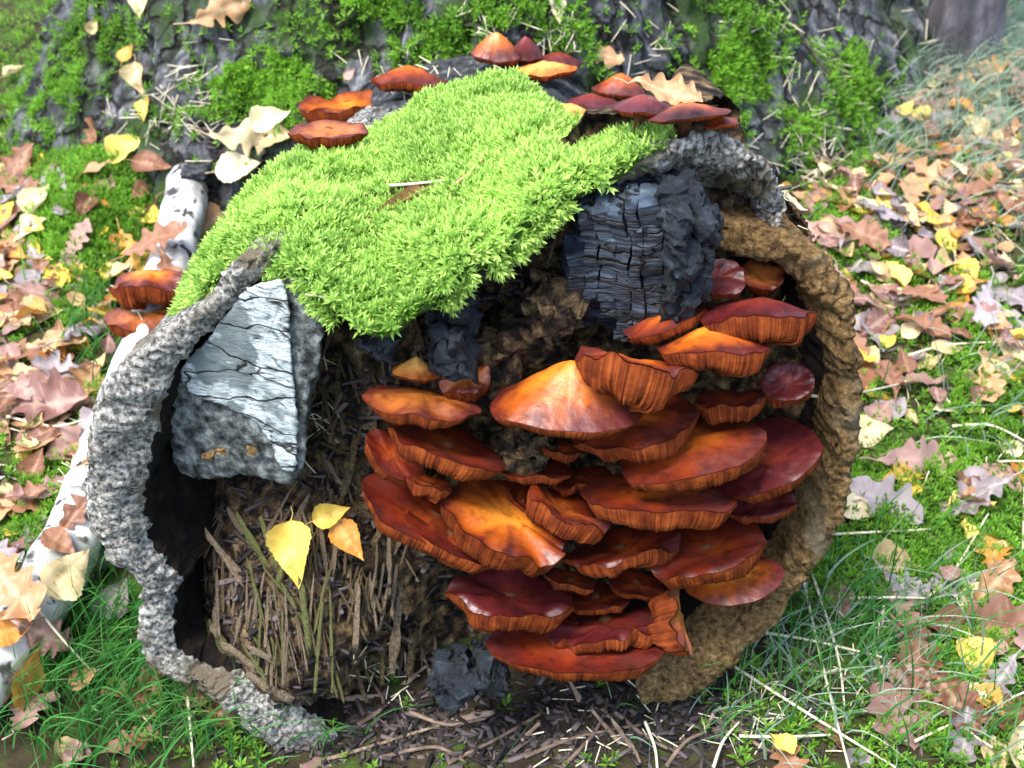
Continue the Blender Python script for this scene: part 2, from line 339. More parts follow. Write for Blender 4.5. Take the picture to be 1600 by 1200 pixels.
# distant tree at the edge of the clearing
def fartrunk():
    b = atZ(1490, 88, GZ); r = 50*pxs(b)
    t = empty('tree', b); tag(t, 'thin grey tree trunk standing in the leafy grass beyond the stump', 'tree')
    th = np.linspace(0, 2*np.pi, 60, endpoint=False); h = np.linspace(-.08, 4.5, 60)
    T, H = np.meshgrid(th, h); R = r*(1-.1*H+.35*np.exp(-np.clip(H, 0, 9)/.06))*(1+.08*np.cos(3*T+1))
    V = np.stack([b[0]+R*np.cos(T)+H*.03, b[1]+R*np.sin(T), b[2]+H], -1).reshape(-1, 3)
    V += vfbm(V*np.array([1, 1, .3]), 30, 3, 4)*.012
    mk('trunk', V, gridF(60, 60, True), M['farbark'], t)
    bag = Bag(); cr = Bag(); rr = random.Random(3)
    for k in range(9):
        z0 = 2.2+k*.25; an = k*2.4; L_ = 1.1-.08*k
        p0 = b+np.array([z0*.03, 0, z0]); tip = p0+np.array([math.cos(an)*L_, math.sin(an)*L_, .5])
        bag.add(*tubeT(smoothcurve([p0, (p0+tip)/2+np.array([0, 0, .08]), tip], 8), np.linspace(.02, .004, 8), 6))
        for q in range(160):
            w = rr.uniform(.35, 1.1); cpt = p0+(tip-p0)*w+np.array([rr.gauss(0, .14) for _ in range(3)])
            u = np.array([rr.gauss(0, 1) for _ in range(3)]); u /= np.linalg.norm(u); v = np.cross(u, [rr.gauss(0, 1) for _ in range(3)]); v /= np.linalg.norm(v)
            s_ = .025
            cr.add([cpt, cpt+u*s_+v*s_*.6, cpt+u*s_*2, cpt+u*s_-v*s_*.6], [[0, 1, 2], [0, 2, 3]], rr.random())
    V, Fc, _ = bag.get(); mk('branches', V, Fc, M['farbark'], t)
    V, Fc, A = cr.get(); mk('crown', V, Fc, M['grasspale'], t, False, {'tint': A})
fartrunk()

# ------------------------------------------------------------------ the log
log = empty('fallen_log', (0, .2, GZ)); tag(log, 'hollow rotten log with thick grey bark and mushrooms growing from its broken end', 'log')
LC0 = atY(745, 650, 0)
def body():
    n1, n2 = 60, 140
    y = np.linspace(.07, .62, n1); th = np.linspace(0, 2*np.pi, n2, endpoint=False); T, Yg = np.meshgrid(th, y)
    u = (Yg-.06)/.56
    V = np.stack([-.015-.02*u+(.2-.06*u)*np.cos(T), Yg, .14-.08*u+(.165-.045*u)*np.sin(T)], -1).reshape(-1, 3)
    V += vfbm(V, 25, 3, 1)*.012
    return V, gridF(n1, n2, True)
bv, bf = body()
mk('trunk_wood', bv, bf, M['barkdark'], log)
bvh_b = BVHTree.FromPolygons([tuple(v) for v in bv], [tuple(f) for f in bf])

def bark(ctrl, mat_, ncol=170, length=.3, taper=.62, amp=1.0, seed=0, shiftz=-.06, name='bark', inner=.13, irow=8):
    C = smoothcurve(ctrl, ncol)
    O = np.array([atY(c[0], c[1], c[4]) for c in C]); I = np.array([atY(c[2], c[3], c[4]+.006) for c in C])
    rows = []; thick = np.linalg.norm(O-I, axis=1)[:, None]
    def back(P, dy):
        k = 1-(1-taper)*dy/.45
        c = LC0+np.array([0, dy, shiftz*dy/.45])
        Q = LC0+(P-LC0)*k; Q[:, 1] = P[:, 1]+dy; Q[:, 2] += shiftz*dy/.45
        return Q
    for dy in np.linspace(inner, min(.012, inner*.3), 10): rows.append(back(I, dy))
    for s in np.linspace(0, 1, 10):
        P = I*(1-s)+O*s; P = P.copy(); P[:, 1] -= (np.sin(s*np.pi)**.6*.22*thick[:, 0]); rows.append(P)
    for dy in np.concatenate([[.004, .01, .018], np.linspace(.03, length, 22)]): rows.append(back(O, dy))
    V = np.array(rows).reshape(-1, 3)
    V = V+vfbm(V, 28, 2, seed)*.008*amp+vfbm(V, 95, 3, seed+3)*.0065*amp+vfbm(V, 280, 3, seed+6)*.0034*max(amp, .95)
    global last_bark
    cr = np.abs(fbm(V, 45, 2, seed+9)); V[:, 1] += np.exp(-(cr/.05)**2)*.006*amp
    last_bark = BVHTree.FromPolygons([tuple(v) for v in V], [tuple(f) for f in gridF(len(rows), ncol)])
    fq = gridF(len(rows), ncol); return mk(name, V, fq, [mat_, M['rotshade']], log, midx=np.where(fq[:, 0]//ncol < irow, 1, 0))  # inner wall rows take the rot with shade painted into its colour
BL = [(490, 392, 492, 425, .01), (430, 380, 445, 425, 0), (370, 412, 398, 452, -.005), (320, 465, 352, 490, -.01), (265, 515, 308, 535, -.015), (210, 553, 272, 580, -.02),
      (165, 610, 252, 640, -.025), (140, 680, 236, 705, -.03), (133, 760, 228, 770, -.03), (148, 830, 234, 832, -.035), (188, 888, 262, 882, -.04), (262, 935, 290, 918, -.04)]
BB = [(232, 922, 276, 922, -.04), (212, 985, 268, 990, -.045), (230, 1038, 312, 1030, -.05), (300, 1072, 372, 1046, -.055), (350, 1098, 415, 1068, -.06), (388, 1142, 450, 1082, -.065), (455, 1190, 500, 1128, -.07), (560, 1225, 590, 1165, -.07)]
BR = [(1108, 338, 1108, 380, .03), (1200, 362, 1195, 405, .02), (1290, 402, 1250, 440, .01), (1335, 470, 1284, 500, 0), (1345, 560, 1300, 575, -.005), (1340, 660, 1297, 665, -.01), (1325, 750, 1283, 745, -.015), (1302, 840, 1255, 815, -.02),
      (1262, 905, 1218, 890, -.025), (1225, 965, 1180, 950, -.03), (1165, 1020, 1110, 990, -.04), (1105, 1080, 1065, 1035, -.05), (1020, 1105, 1000, 1060, -.055)]
BT = [(905, 292, 915, 318, .02), (960, 246, 972, 276, .02), (1010, 226, 1020, 268, .02), (1065, 214, 1068, 264, .022), (1125, 218, 1118, 276, .025), (1170, 240, 1150, 296, .028), (1202, 285, 1172, 318, .03), (1215, 345, 1180, 348, .03), (1190, 385, 1160, 380, .03)]
tag(bark(BL, M['barkgrey'], 240, .3, .62, .62, 1, irow=10), 'thick grey granular bark curling away from the wood')
tag(bark(BB, M['barkgrey'], 160, .12, .8, .65, 2, irow=10), 'loose strip of grey bark curling onto the grass')
tag(bark(BR, M['barktan'], 280, .25, .62, .72, 3, irow=8), 'bark rim dusted tan brown with spores')
tag(bark(BT, M['barkgrey'], 160, .09, .85, .9, 4, shiftz=-.36), 'deeply furrowed grey bark arching over the dark hollow')
bvh_arch = last_bark
# inside of the broken end
POLY = [(480, 430), (330, 500), (235, 580), (190, 690), (195, 830), (240, 910), (255, 1010), (360, 1085), (500, 1160), (800, 1130), (1050, 1095), (1150, 1020), (1235, 920), (1290, 800), (1318, 680), (1320, 550), (1290, 440), (1200, 385), (1190, 300), (1100, 235), (980, 250), (880, 290), (780, 340), (650, 360), (560, 390)]
def inpoly(x, y, poly):
    r = np.zeros(len(x), bool); p = np.array(poly, float); q = np.roll(p, -1, 0)
    for (x1, y1), (x2, y2) in zip(p, q):
        c = ((y1 > y) != (y2 > y)) & (x < (x2-x1)*(y-y1)/(y2-y1+1e-9)+x1); r ^= c
    return r
DG = [(1120, 310, 85, 45, .11), (1240, 500, 50, 110, .06), (545, 490, 70, 60, .07), (275, 800, 50, 110, .05), (800, 420, 110, 60, .04), (280, 970, 35, 60, .05), (400, 775, 90, 25, .03), (960, 290, 60, 30, .05),
      (480, 950, 185, 140, -.12), (560, 1110, 250, 50, -.05), (850, 1090, 260, 45, -.07), (850, 490, 80, 60, -.035), (600, 700, 80, 120, -.03), (900, 780, 260, 170, .01), (1000, 420, 110, 100, -.035), (700, 460, 40, 50, -.03)]
def depth(px, py):
    d = np.full(len(px), .05)
    for x, y, sx, sy, h in DG: d = d+h*np.exp(-((px-x)/sx)**2-((py-y)/sy)**2)
    return d
def heart():
    nu, nv = 300, 260
    U, Vv = np.meshgrid(np.linspace(180, 1330, nu), np.linspace(230, 1170, nv)); u, v = U.ravel(), Vv.ravel()
    P = np.array([atY(a, b, 0) for a, b in zip(u, v)])
    d = depth(u, v)
    P[:, 1] += d+fbm(P*np.array([1, 1, .5]), 30, 3, 21)*.018-np.abs(fbm(P, 80, 3, 25))*.012+fbm(P, 220, 2, 28)*.004
    Fq = gridF(nv, nu); cu = u[Fq].mean(1); cv = v[Fq].mean(1)
    Fq = Fq[inpoly(cu, cv, POLY)]
    used = np.unique(Fq); mp = -np.ones(len(P), int); mp[used] = np.arange(len(used))
    return P[used], mp[Fq]
hv, hf = heart()
tag(mk('rotten_heartwood', hv, hf, M['rot'], log), 'crumbling dark brown rotten wood inside the log')
bvh_h = BVHTree.FromPolygons([tuple(v) for v in hv], [tuple(f) for f in hf])
def cast(px, py, trees):
    best = None; d = Vector(ray(px, py)); c = Vector(CAM)
    for t in trees:
        h = t.ray_cast(c, d)
        if h[0] is not None and (best is None or h[3] < best[3]): best = h
    return best

# splinters of rotten wood: each a part of the log
def splintmesh(seed):
    r = np.random.default_rng(seed); n = 9
    s = np.linspace(0, 1, n); w = (.5-.24*np.abs(s-.45)**1.3*1.7)*(1+r.normal(0, .2, n)); ofs = np.cumsum(r.normal(0, .05, n))
    V = []
    for k in range(n):
        for (a, b) in ((-1, -.55), (1, -.5), (.85, .5), (-.8, .6)):
            V.append((a*w[k]*.5+ofs[k]*.3, b*w[k]*.28+r.normal(0, .03), (s[k]-.5)+r.normal(0, .025)*(k in (0, n-1))*3))
    Fq = gridF(n, 4, True); Fq = np.vstack([Fq, [[3, 2, 1, 0]], [[4*n-4, 4*n-3, 4*n-2, 4*n-1]]])
    return np.array(V), Fq
SPL = []
for k in range(8):
    V, Fq = splintmesh(k)
    SPL.append([meshdata('wood_splinter', V*np.array([.16, .16, 1]), Fq, [M[m]], False) for m in ('splinter', 'splintergrey', 'splintermoss')])
logo = np.array([0, .2, GZ])
def splinter(px, py, ang, length, width, y=None, mi=0, k=None, lean=0, lift=.004):
    if y is None:
        h = cast(px, py, [bvh_h, bvh_g])
        if h is None: return
        p = np.array(h[0])-lift*VIEW
    else: p = atY(px, py, y)
    sc = pxs(p); dr = CUP*math.cos(ang)+CRT*math.sin(ang)-VIEW*lean; dr /= np.linalg.norm(dr)
    o = link('wood_splinter', random.choice(SPL)[mi] if k is None else SPL[k][mi], log)
    q = Vector((0, 0, 1)).rotation_difference(Vector(dr)); o.rotation_mode = 'QUATERNION'; o.rotation_quaternion = q @ Quaternion((0, 0, 1), random.uniform(-.6, .6))
    o.location = Vector(p-logo); o.scale = (width*sc/.16, width*sc/.16*.8, length*sc)
BIG = [(372, 890, -.62, 155, 26, 1), (378, 822, -.55, 70, 16, 1), (425, 850, -.3, 90, 20, 2), (402, 850, -.5, 110, 26, 2), (418, 1020, -1.0, 60, 20, 1), (405, 930, -.2, 120, 22, 2), (345, 955, .3, 70, 30, 1),
       (545, 745, .35, 90, 32, 0), (520, 730, -.5, 60, 24, 1), (555, 700, .1, 70, 22, 0), (510, 860, -.1, 80, 14, 1), (525, 880, .12, 70, 12, 1), (590, 870, .05, 90, 12, 1), (610, 880, 0, 100, 14, 1), (585, 940, -.12, 90, 12, 1),
       (620, 975, .1, 140, 30, 1), (600, 1010, .05, 120, 22, 0), (520, 1000, 0, 160, 12, 2), (500, 1010, .1, 140, 12, 2), (470, 820, -1.35, 110, 14, 1), (530, 600, .1, 90, 14, 0), (515, 640, -.2, 80, 12, 0), (495, 560, .05, 110, 16, 0),
       (590, 760, .4, 80, 18, 0), (640, 880, -.5, 60, 10, 1), (480, 640, .6, 70, 10, 1), (630, 500, .2, 50, 16, 0), (655, 520, -.3, 60, 14, 0), (725, 430, .1, 60, 16, 0), (860, 400, .3, 50, 8, 1), (520, 520, .35, 70, 14, 1)]
BIG += [(395, 1035, -.85, 110, 40, 1), (425, 1070, -1.0, 80, 34, 1), (350, 1000, -.5, 80, 36, 2), (440, 900, .3, 90, 20, 2), (560, 960, .05, 110, 26, 1), (645, 1000, .1, 110, 30, 0), (480, 960, -.1, 120, 24, 2), (600, 820, .5, 70, 22, 0)]
for b in BIG: splinter(b[0], b[1], b[2], b[3], b[4], mi=b[5], lean=.15, lift=.008)
for k in range(34):
    x0 = random.gauss(500, 95); y0 = random.gauss(935, 85); an0 = random.gauss(0, .3); mi0 = random.choice((0, 0, 1, 1, 2)); w0 = random.choice((6, 8, 11, 15))
    for q in range(7):
        off = (q-3)*w0*.75; x = x0+off*math.cos(an0)+random.gauss(0, 3); y = y0+off*math.sin(an0)+random.gauss(0, 14)
        if inpoly(np.array([x]), np.array([y]), [(310, 800), (420, 760), (560, 700), (640, 860), (690, 930), (680, 1060), (560, 1110), (430, 1070), (320, 960)])[0]:
            splinter(x, y, an0+random.gauss(0, .07), random.uniform(35, 105), w0*random.uniform(.6, 1.3), mi=mi0 if random.random() < .75 else random.choice((0, 1, 2)), lean=random.uniform(0, .2), lift=random.uniform(.001, .008))
for k in range(48):
    x = random.uniform(500, 640); y = random.uniform(560, 800)
    splinter(x, y, random.gauss(0, .5), random.uniform(25, 70), random.uniform(6, 16), mi=random.choice((0, 0, 1)), lean=.1)
for k in range(60):
    x = random.uniform(640, 920); y = random.uniform(400, 560)
    if x+y*1.2 < 1180: continue
    splinter(x, y, random.gauss(0, 1.2), random.uniform(10, 30), random.uniform(8, 22), mi=random.choice((0, 0, 1)), lean=.1)

# charred wood: a base slab and its cracked blocks
def blockmesh(c, hx, hz, hy, seed, rnd=.25, n=7, amp=.0016, rot=0):
    a = np.linspace(-1, 1, n); V = []; Fs = []; off = 0
    for ax in range(3):
        for sg in (-1, 1):
            A, B = np.meshgrid(a, a); P = np.zeros((n*n, 3)); P[:, ax] = sg; P[:, (ax+1) % 3] = A.ravel()*sg; P[:, (ax+2) % 3] = B.ravel()
            V.append(P); Fs.append(gridF(n, n)+off); off += n*n
    V = np.vstack(V); L_ = (np.abs(V)**6).sum(1)**(1/6); V = V/L_[:, None]**(rnd*4 if rnd < .25 else 1)
    V = V*np.array([hx, hy, hz])
    cs, sn = math.cos(rot), math.sin(rot); V = np.stack([V[:, 0]*cs-V[:, 2]*sn, V[:, 1], V[:, 0]*sn+V[:, 2]*cs], 1)
    V = V+c
    V += vfbm(V, 110, 2, seed)*amp*1.6+vfbm(V*np.array([1, 1, 3]), 260, 2, seed+5)*amp*.7
    return V, np.vstack(Fs)
ch = mk('charred_wood', *blockmesh(atY(1000, 400, .022), .038, .05, .012, 40, amp=.004, n=20), M['char'], log); tag(ch, 'blue black charred wood cracked into blocks')
ch['_o'] = logo
CHP = [(905, 325), (960, 305), (1040, 290), (1072, 300), (1075, 420), (1070, 470), (1030, 490), (1000, 500), (985, 470), (960, 495), (918, 492), (915, 430), (880, 425), (898, 395)]
x = 880
while x < 1078:
    w = random.uniform(17, 34); cx = x+w/2; yb = 306+random.uniform(-4, 12)+.00045*(x-1030)**2; dcol = random.uniform(-.0022, .0022)
    while yb < 505:
        hh = random.uniform(12, 52); cy = yb+hh/2
        if inpoly(np.array([cx]), np.array([cy]), CHP)[0]:
            p = atY(cx, cy, .008+dcol+random.uniform(-.0012, .0012)); sc_ = pxs(p)
            V, Fq = blockmesh(p, w*.515*sc_, hh*.52*sc_/.766, .012, 60+int(x)+int(yb), rot=random.uniform(-.03, .03), rnd=.05, n=9, amp=.0011)
            V = V+vfbm(V, 26, 2, 71)*.007+vfbm(V, 75, 2, 75)*.002
            mk('char_block', V, Fq, M['char'], ch, True)
        yb += hh+.6
    x += w+random.choice((.3, .5, 2.5))
for (cx, cy, w, h, y) in [(1062, 310, 58, 46, .006), (1040, 326, 40, 34, .002), (1060, 345, 30, 40, -.016), (1098, 352, 46, 44, -.01), (1090, 392, 42, 40, -.012), (1062, 395, 44, 36, -.018), (1085, 430, 40, 44, -.012), (1055, 440, 26, 40, -.014), (1072, 465, 34, 34, -.014), (1045, 470, 22, 34, -.01), (1105, 385, 20, 44, -.008)]:
    p = atY(cx, cy, y); s = pxs(p); V, Fq = blockmesh(p, w*.5*s, h*.5*s/.766, .012, int(cx*3+cy), rnd=.16, n=11, amp=.0042, rot=random.uniform(-.3, .3)); mk('char_block', V, Fq, M['charlump'], ch)
for (cx, cy, w, h, y, nm) in [(706, 535, 62, 62, -.025, 0), (722, 470, 44, 70, -.005, 0), (708, 1052, 62, 42, -.07, 0), (765, 1038, 44, 26, -.07, 0), (600, 528, 40, 26, -.02, 0), (830, 520, 70, 60, .01, 1), (870, 470, 80, 50, .005, 1), (780, 560, 60, 70, .0, 1), (820, 690, 70, 60, -.02, 1)]:
    p = atY(cx, cy, y); s = pxs(p); V, Fq = blockmesh(p, w*.5*s, h*.5*s/.766, .018, int(cx*5+cy), rnd=1, n=12, amp=.006, rot=random.uniform(-.5, .5)); mk('charcoal_lump' if not nm else 'rotten_lump', V, Fq, M['charlump'] if not nm else M['rot'], log)

# slab of bark with a pale sheet, standing in the gap beside the rim
def slab(name, poly, y0, thick, mat_, par, seed, lean=0, amp=.003):
    p = np.array(poly, float); c = p.mean(0); n = len(p); ring = smoothcurve(np.vstack([p, p[:1]]), 20*n)[:-1]; m = len(ring)
    ring = ring+np.stack([fbm(np.c_[ring*.02, ring[:, :1]*0], 1.5, 4, seed+k, .7) for k in (0, 1)], 1)*7
    rows = []
    def pl(q, y): return np.array([atY(a, b, y+lean*(a-c[0])) for a, b in q])
    rows.append(pl(c+(ring-c)*.96, y0+thick)); rows.append(pl(ring, y0+thick*.6)); rows.append(pl(ring, y0+.002))
    for k in np.linspace(.985, .02, 16): rows.append(pl(c+(ring-c)*k, y0))
    V = np.array(rows).reshape(-1, 3); V = V+vfbm(V, 50, 3, seed)*amp+vfbm(V, 200, 2, seed+4)*amp*.4
    return mk(name, V, gridF(len(rows), m, True), mat_, par)
fl = slab('bark_slab', [(438, 436), (502, 440), (506, 520), (486, 620), (468, 742), (380, 742), (286, 738), (258, 660), (262, 612), (300, 560), (350, 500), (385, 462)], -.012, .04, M['slabgrey'], log, 70, -.00012)
fl['_o'] = logo; tag(fl, 'block of dark bark with a pale peeling face')
tag(slab('pale_bark_sheet', [(382, 452), (410, 440), (440, 436), (450, 480), (456, 540), (462, 620), (464, 690), (462, 736), (436, 732), (428, 700), (402, 664), (360, 634), (310, 624), (284, 598), (290, 570), (322, 532), (350, 496)], -.017, .004, M['white'], fl, 77, -.00012, .0022), 'pale bluish white peeling bark')
for k, (a, b) in enumerate([(322, 712), (350, 704), (396, 708)]):
    p = atY(a, b, -.02); V, Fq = blockmesh(p, .0032, .0022, .0015, 90+k, rnd=1, n=6, amp=.003); mk('bark_flake', V, Fq, M['barktan'], fl)

# ------------------------------------------------------------------ birch pole lying beside the log
def birch():
    pts = [atZ(312, 205, .03), atZ(298, 265, .028), atZ(272, 400, .022), atZ(222, 560, .018), atZ(158, 730, .014), atZ(118, 830, .008), atZ(50, 950, -.002), atZ(-70, 1120, -.012)]
    C = smoothcurve(pts, 90); nc = 40; th = np.linspace(0, 2*np.pi, nc, endpoint=False)
    rad = np.interp(np.linspace(0, 1, 90), [0, .03, .2, 1], [.012, .021, .0225, .0245])*(1+fbm(C, 18, 3, 2)*.1); rad[0] = .006; rad[-1] = .004; rad[-2] = .018
    t = np.gradient(C, axis=0); t /= np.linalg.norm(t, axis=1)[:, None]; a = np.cross(t, [0, 0, 1]); a /= np.linalg.norm(a, axis=1)[:, None]; b = np.cross(a, t)
    V = (C[:, None]+rad[:, None, None]*(a[:, None]*np.cos(th)[None, :, None]+b[:, None]*np.sin(th)[None, :, None])).reshape(-1, 3)
    V += vfbm(V, 40, 3, 6)*.004+vfbm(V, 160, 2, 8)*.0012
    r = empty('birch_branch', pts[3]); tag(r, 'white birch branch with dark marks lying along the log among fallen leaves', 'branch')
    global bvh_br
    bvh_br = BVHTree.FromPolygons([tuple(v) for v in V], [tuple(f) for f in gridF(90, nc, True)])
    o = mk('bark', V, gridF(90, nc, True), M['birch'], r)
    uv = o.data.uv_layers.new(name='UVMap'); li = np.zeros(len(o.data.loops), np.int32); o.data.loops.foreach_get('vertex_index', li)
    u_ = np.stack([(li//nc)/90.0*1.0, (li % nc)/nc*1.0], 1).astype(np.float32); uv.data.foreach_set('uv', u_.ravel())
    # the broken tip and the eye-shaped knot
    e = C[0]; nb = Bag()
    for k in range(14):
        an = k*2.4; q = e+a[0]*math.cos(an)*.011+b[0]*math.sin(an)*.011
        nb.add(*tubeT([q+t[0]*.02, q-t[0]*random.uniform(.0, .02)], np.array([.005, .001]), 5))
    V, Fc, _ = nb.get(); mk('broken_tip', V, Fc, M['splintergrey'], r, False)
    kp = atZ(304, 268, .052); V, Fq = blockmesh(kp, .014, .004, .010, 8, rnd=1, n=8, amp=.002); mk('knot', V, Fq, M['barkdark'], r)
birch()

# ------------------------------------------------------------------ moss
def shoots(P, N, size, k=9, seed=0, up=.5, spread=(.25, 1.15), width=.16):
    r = np.random.default_rng(seed); n = len(P)
    ax = N+np.array([0, 0, up])+r.normal(0, .28, (n, 3)); ax /= np.linalg.norm(ax, axis=1)[:, None]
    ref = r.normal(0, 1, (n, 3)); a = np.cross(ax, ref); a /= np.linalg.norm(a, axis=1)[:, None]; b = np.cross(ax, a)
    sz = size*r.uniform(.65, 1.35, n); tint = np.clip(r.normal(.5, .22, n)+fbm(P, 18, 3, seed+5)*.6, 0, 1)
    VV = np.zeros((n, k, 4, 3)); TT = np.zeros((n, k, 4))
    for j in range(k):
        hgt = (j/(k-1))**1.0; az = j*2.39996+r.uniform(-.3, .3, n); el = np.interp(hgt, [0, 1], [spread[1], spread[0]])+r.normal(0, .12, n)
        d = (a*np.cos(az)[:, None]+b*np.sin(az)[:, None]); s_ = np.cross(ax, d)
        base = P+ax*(sz*(.15+.75*hgt))[:, None]
        out = d*np.sin(el)[:, None]+ax*np.cos(el)[:, None]; L_ = sz*(.75-.25*hgt)
        mid = base+out*(L_*.5)[:, None]; tip = base+out*L_[:, None]-ax*(L_*.12*(1-hgt))[:, None]+d*(L_*.12)[:, None]
        w = (L_*width)[:, None]
        VV[:, j, 0] = base; VV[:, j, 1] = mid+s_*w; VV[:, j, 2] = tip; VV[:, j, 3] = mid-s_*w
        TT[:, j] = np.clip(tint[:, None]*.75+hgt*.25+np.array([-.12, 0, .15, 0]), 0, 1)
    i = np.arange(n*k)*4; Fc = np.stack([np.stack([i, i+1, i+2], 1), np.stack([i, i+2, i+3], 1)], 1).reshape(-1, 3)
    return VV.reshape(-1, 3), Fc, TT.ravel()
def sample(V, Fq, n, seed, w=None):
    r = np.random.default_rng(seed); T = tris(np.asarray(Fq)) if np.asarray(Fq).shape[1] == 4 else np.asarray(Fq)
    A, B, C = V[T[:, 0]], V[T[:, 1]], V[T[:, 2]]; nn = np.cross(B-A, C-A); ar = np.linalg.norm(nn, axis=1)
    pr = ar if w is None else ar*w((A+B+C)/3, nn/(ar[:, None]+1e-12))
    i = r.choice(len(T), n, p=pr/pr.sum()); u, v = r.random(n), r.random(n); f = u+v > 1; u[f] = 1-u[f]; v[f] = 1-v[f]
    return A[i]+(B-A)[i]*u[:, None]+(C-A)[i]*v[:, None], (nn/(ar[:, None]+1e-12))[i]

FC = [(284, 500, .03), (318, 452, .01), (360, 420, .01), (420, 402, .0), (470, 425, -.02), (510, 470, -.04), (555, 515, -.05), (590, 528, -.055), (640, 492, -.05), (700, 440, -.04), (760, 402, -.03), (800, 372, -.02), (850, 325, -.01), (900, 292, 0), (950, 268, .008), (1000, 240, .012), (1050, 222, .02)]
BC = [(286, 485, .04), (318, 432, .06), (352, 385, .09), (400, 325, .13), (455, 278, .16), (512, 250, .18), (570, 232, .2), (610, 200, .22), (655, 175, .24), (705, 158, .25), (760, 140, .27), (800, 138, .26), (838, 165, .22), (870, 205, .15), (920, 222, .12), (985, 222, .09), (1048, 216, .04)]
def cushion():
    nc, nr = 150, 46
    Fp = smoothcurve([atY(*c) for c in FC], nc); Bp = smoothcurve([atY(*c) for c in BC], nc)
    s = np.linspace(0, 1, nr)[:, None, None]
    L_ = np.linalg.norm(Bp-Fp, axis=1)[None, :, None]
    V = Fp[None]*(1-s)+Bp[None]*s
    V = V+np.array([0, -.35, 1])*(np.sin(np.pi*np.clip(s, 0, 1)**.7)*.08*L_)
    lip = [Fp+np.array([0, .018, -.012]), Fp+np.array([0, .006, -.009])]
    bk = [Bp+np.array([0, .012, -.01]), Bp+np.array([0, .02, -.05])]
    V = np.concatenate([np.array(lip), V, np.array(bk)], 0); nr2 = V.shape[0]; V = V.reshape(-1, 3)
    V = V+np.array([0, -.3, 1])*(fbm(V, 20, 2, 31)*.014+fbm(V, 60, 2, 35)*.006)[:, None]
    return V, gridF(nr2, nc)[:, ::1]
mv, mf = cushion()
bvh_m = BVHTree.FromPolygons([tuple(v) for v in mv], [tuple(f) for f in mf])
mc = empty('moss_cushion', mv[len(mv)//2]); tag(mc, 'bright lime green moss cushion draped over the top of the log', 'moss', kind='stuff')
tag(mk('moss_mat', mv, mf, M['mossbase'], mc), kind='stuff')
p, nn = sample(mv, mf, 21000, 1); fl_ = (nn*np.array([0, -.4, 1])).sum(1) < -.2; nn[fl_] *= -1
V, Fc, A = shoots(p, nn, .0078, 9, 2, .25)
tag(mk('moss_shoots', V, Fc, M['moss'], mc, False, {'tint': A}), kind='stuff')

# moss on the stump, on the ground
def pxof(P):
    d = P-CAM; z = d@VIEW; return 800+F*(d@CRT)/z, 600-F*(d@CUP)/z
SPOTS = [(380, 120, 95, 60, 1.3), (550, 30, 90, 50, 1.3), (480, 60, 50, 50, .6), (690, 70, 60, 40, .6), (780, 20, 90, 40, .5), (1120, 110, 70, 85, 1.4), (1355, 150, 45, 60, 1.0), (1390, 230, 22, 50, 1.4), (1255, 190, 30, 60, .35), (120, 170, 80, 60, .5), (30, 190, 50, 60, .9), (930, 60, 60, 40, .6), (170, 60, 60, 40, .25)]
def wst(c, n_):
    x, y = pxof(c); w = np.full(len(c), .004)
    for a, b, sx, sy, h in SPOTS: w = w+h*np.exp(-((x-a)/sx)**2-((y-b)/sy)**2)
    w = w*(.06+(fbm(c, 16, 3, 44) > .0)); 
    return np.where((c[:, 1] > 1.1) | (c[:, 2] > .42), .002, w)*(np.abs(n_).max(1) > 0)
p, nn = sample(sv, sf, 7500, 3, wst)
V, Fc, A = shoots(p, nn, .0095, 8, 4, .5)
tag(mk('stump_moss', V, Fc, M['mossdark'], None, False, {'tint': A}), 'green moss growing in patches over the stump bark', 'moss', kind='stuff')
GS = [(165, 345, 110, 90, 2.2), (1330, 850, 120, 100, 1.5), (1480, 650, 160, 120, 1.1), (1560, 900, 120, 120, .9), (1320, 360, 60, 50, 1.2), (1480, 480, 120, 70, .5), (60, 520, 80, 80, .7), (40, 770, 70, 60, .9), (1480, 1100, 150, 100, .8), (400, 230, 60, 50, .4), (100, 830, 60, 40, .7), (300, 1150, 100, 60, .5), (1250, 600, 60, 80, .5), (40, 330, 50, 60, .6)]
gvx = gv
def wgr(c, n_):
    x, y = pxof(c); w = np.full(len(c), .12)
    for a, b, sx, sy, h in GS: w = w+h*np.exp(-((x-a)/sx)**2-((y-b)/sy)**2)
    w = w*(.25+1.2*(fbm(c*np.array([1, 1, 0]), 11, 3, 54) > -.05))
    z = (c-CAM)@VIEW; vis = (x > -250) & (x < 1850) & (y > -150) & (y < 1400) & (z > 0)
    inlog = (np.abs(c[:, 0]+.02) < .19) & (c[:, 1] > -.02) & (c[:, 1] < .6)
    w = np.where((x > 420) & (x < 1130) & (y > 1000), .01, w)
    return np.where(vis & ~inlog, w, .07*~inlog)*(np.hypot(c[:, 0], c[:, 1]-.5) < 1.6)
p, nn = sample(gv, gf, 36000, 5, wgr); nn *= np.sign(nn[:, 2])[:, None]
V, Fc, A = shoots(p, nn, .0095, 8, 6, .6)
tag(mk('ground_moss', V, Fc, M['mossdark'], None, False, {'tint': A}), 'green moss carpeting the ground around the log', 'moss', kind='stuff')

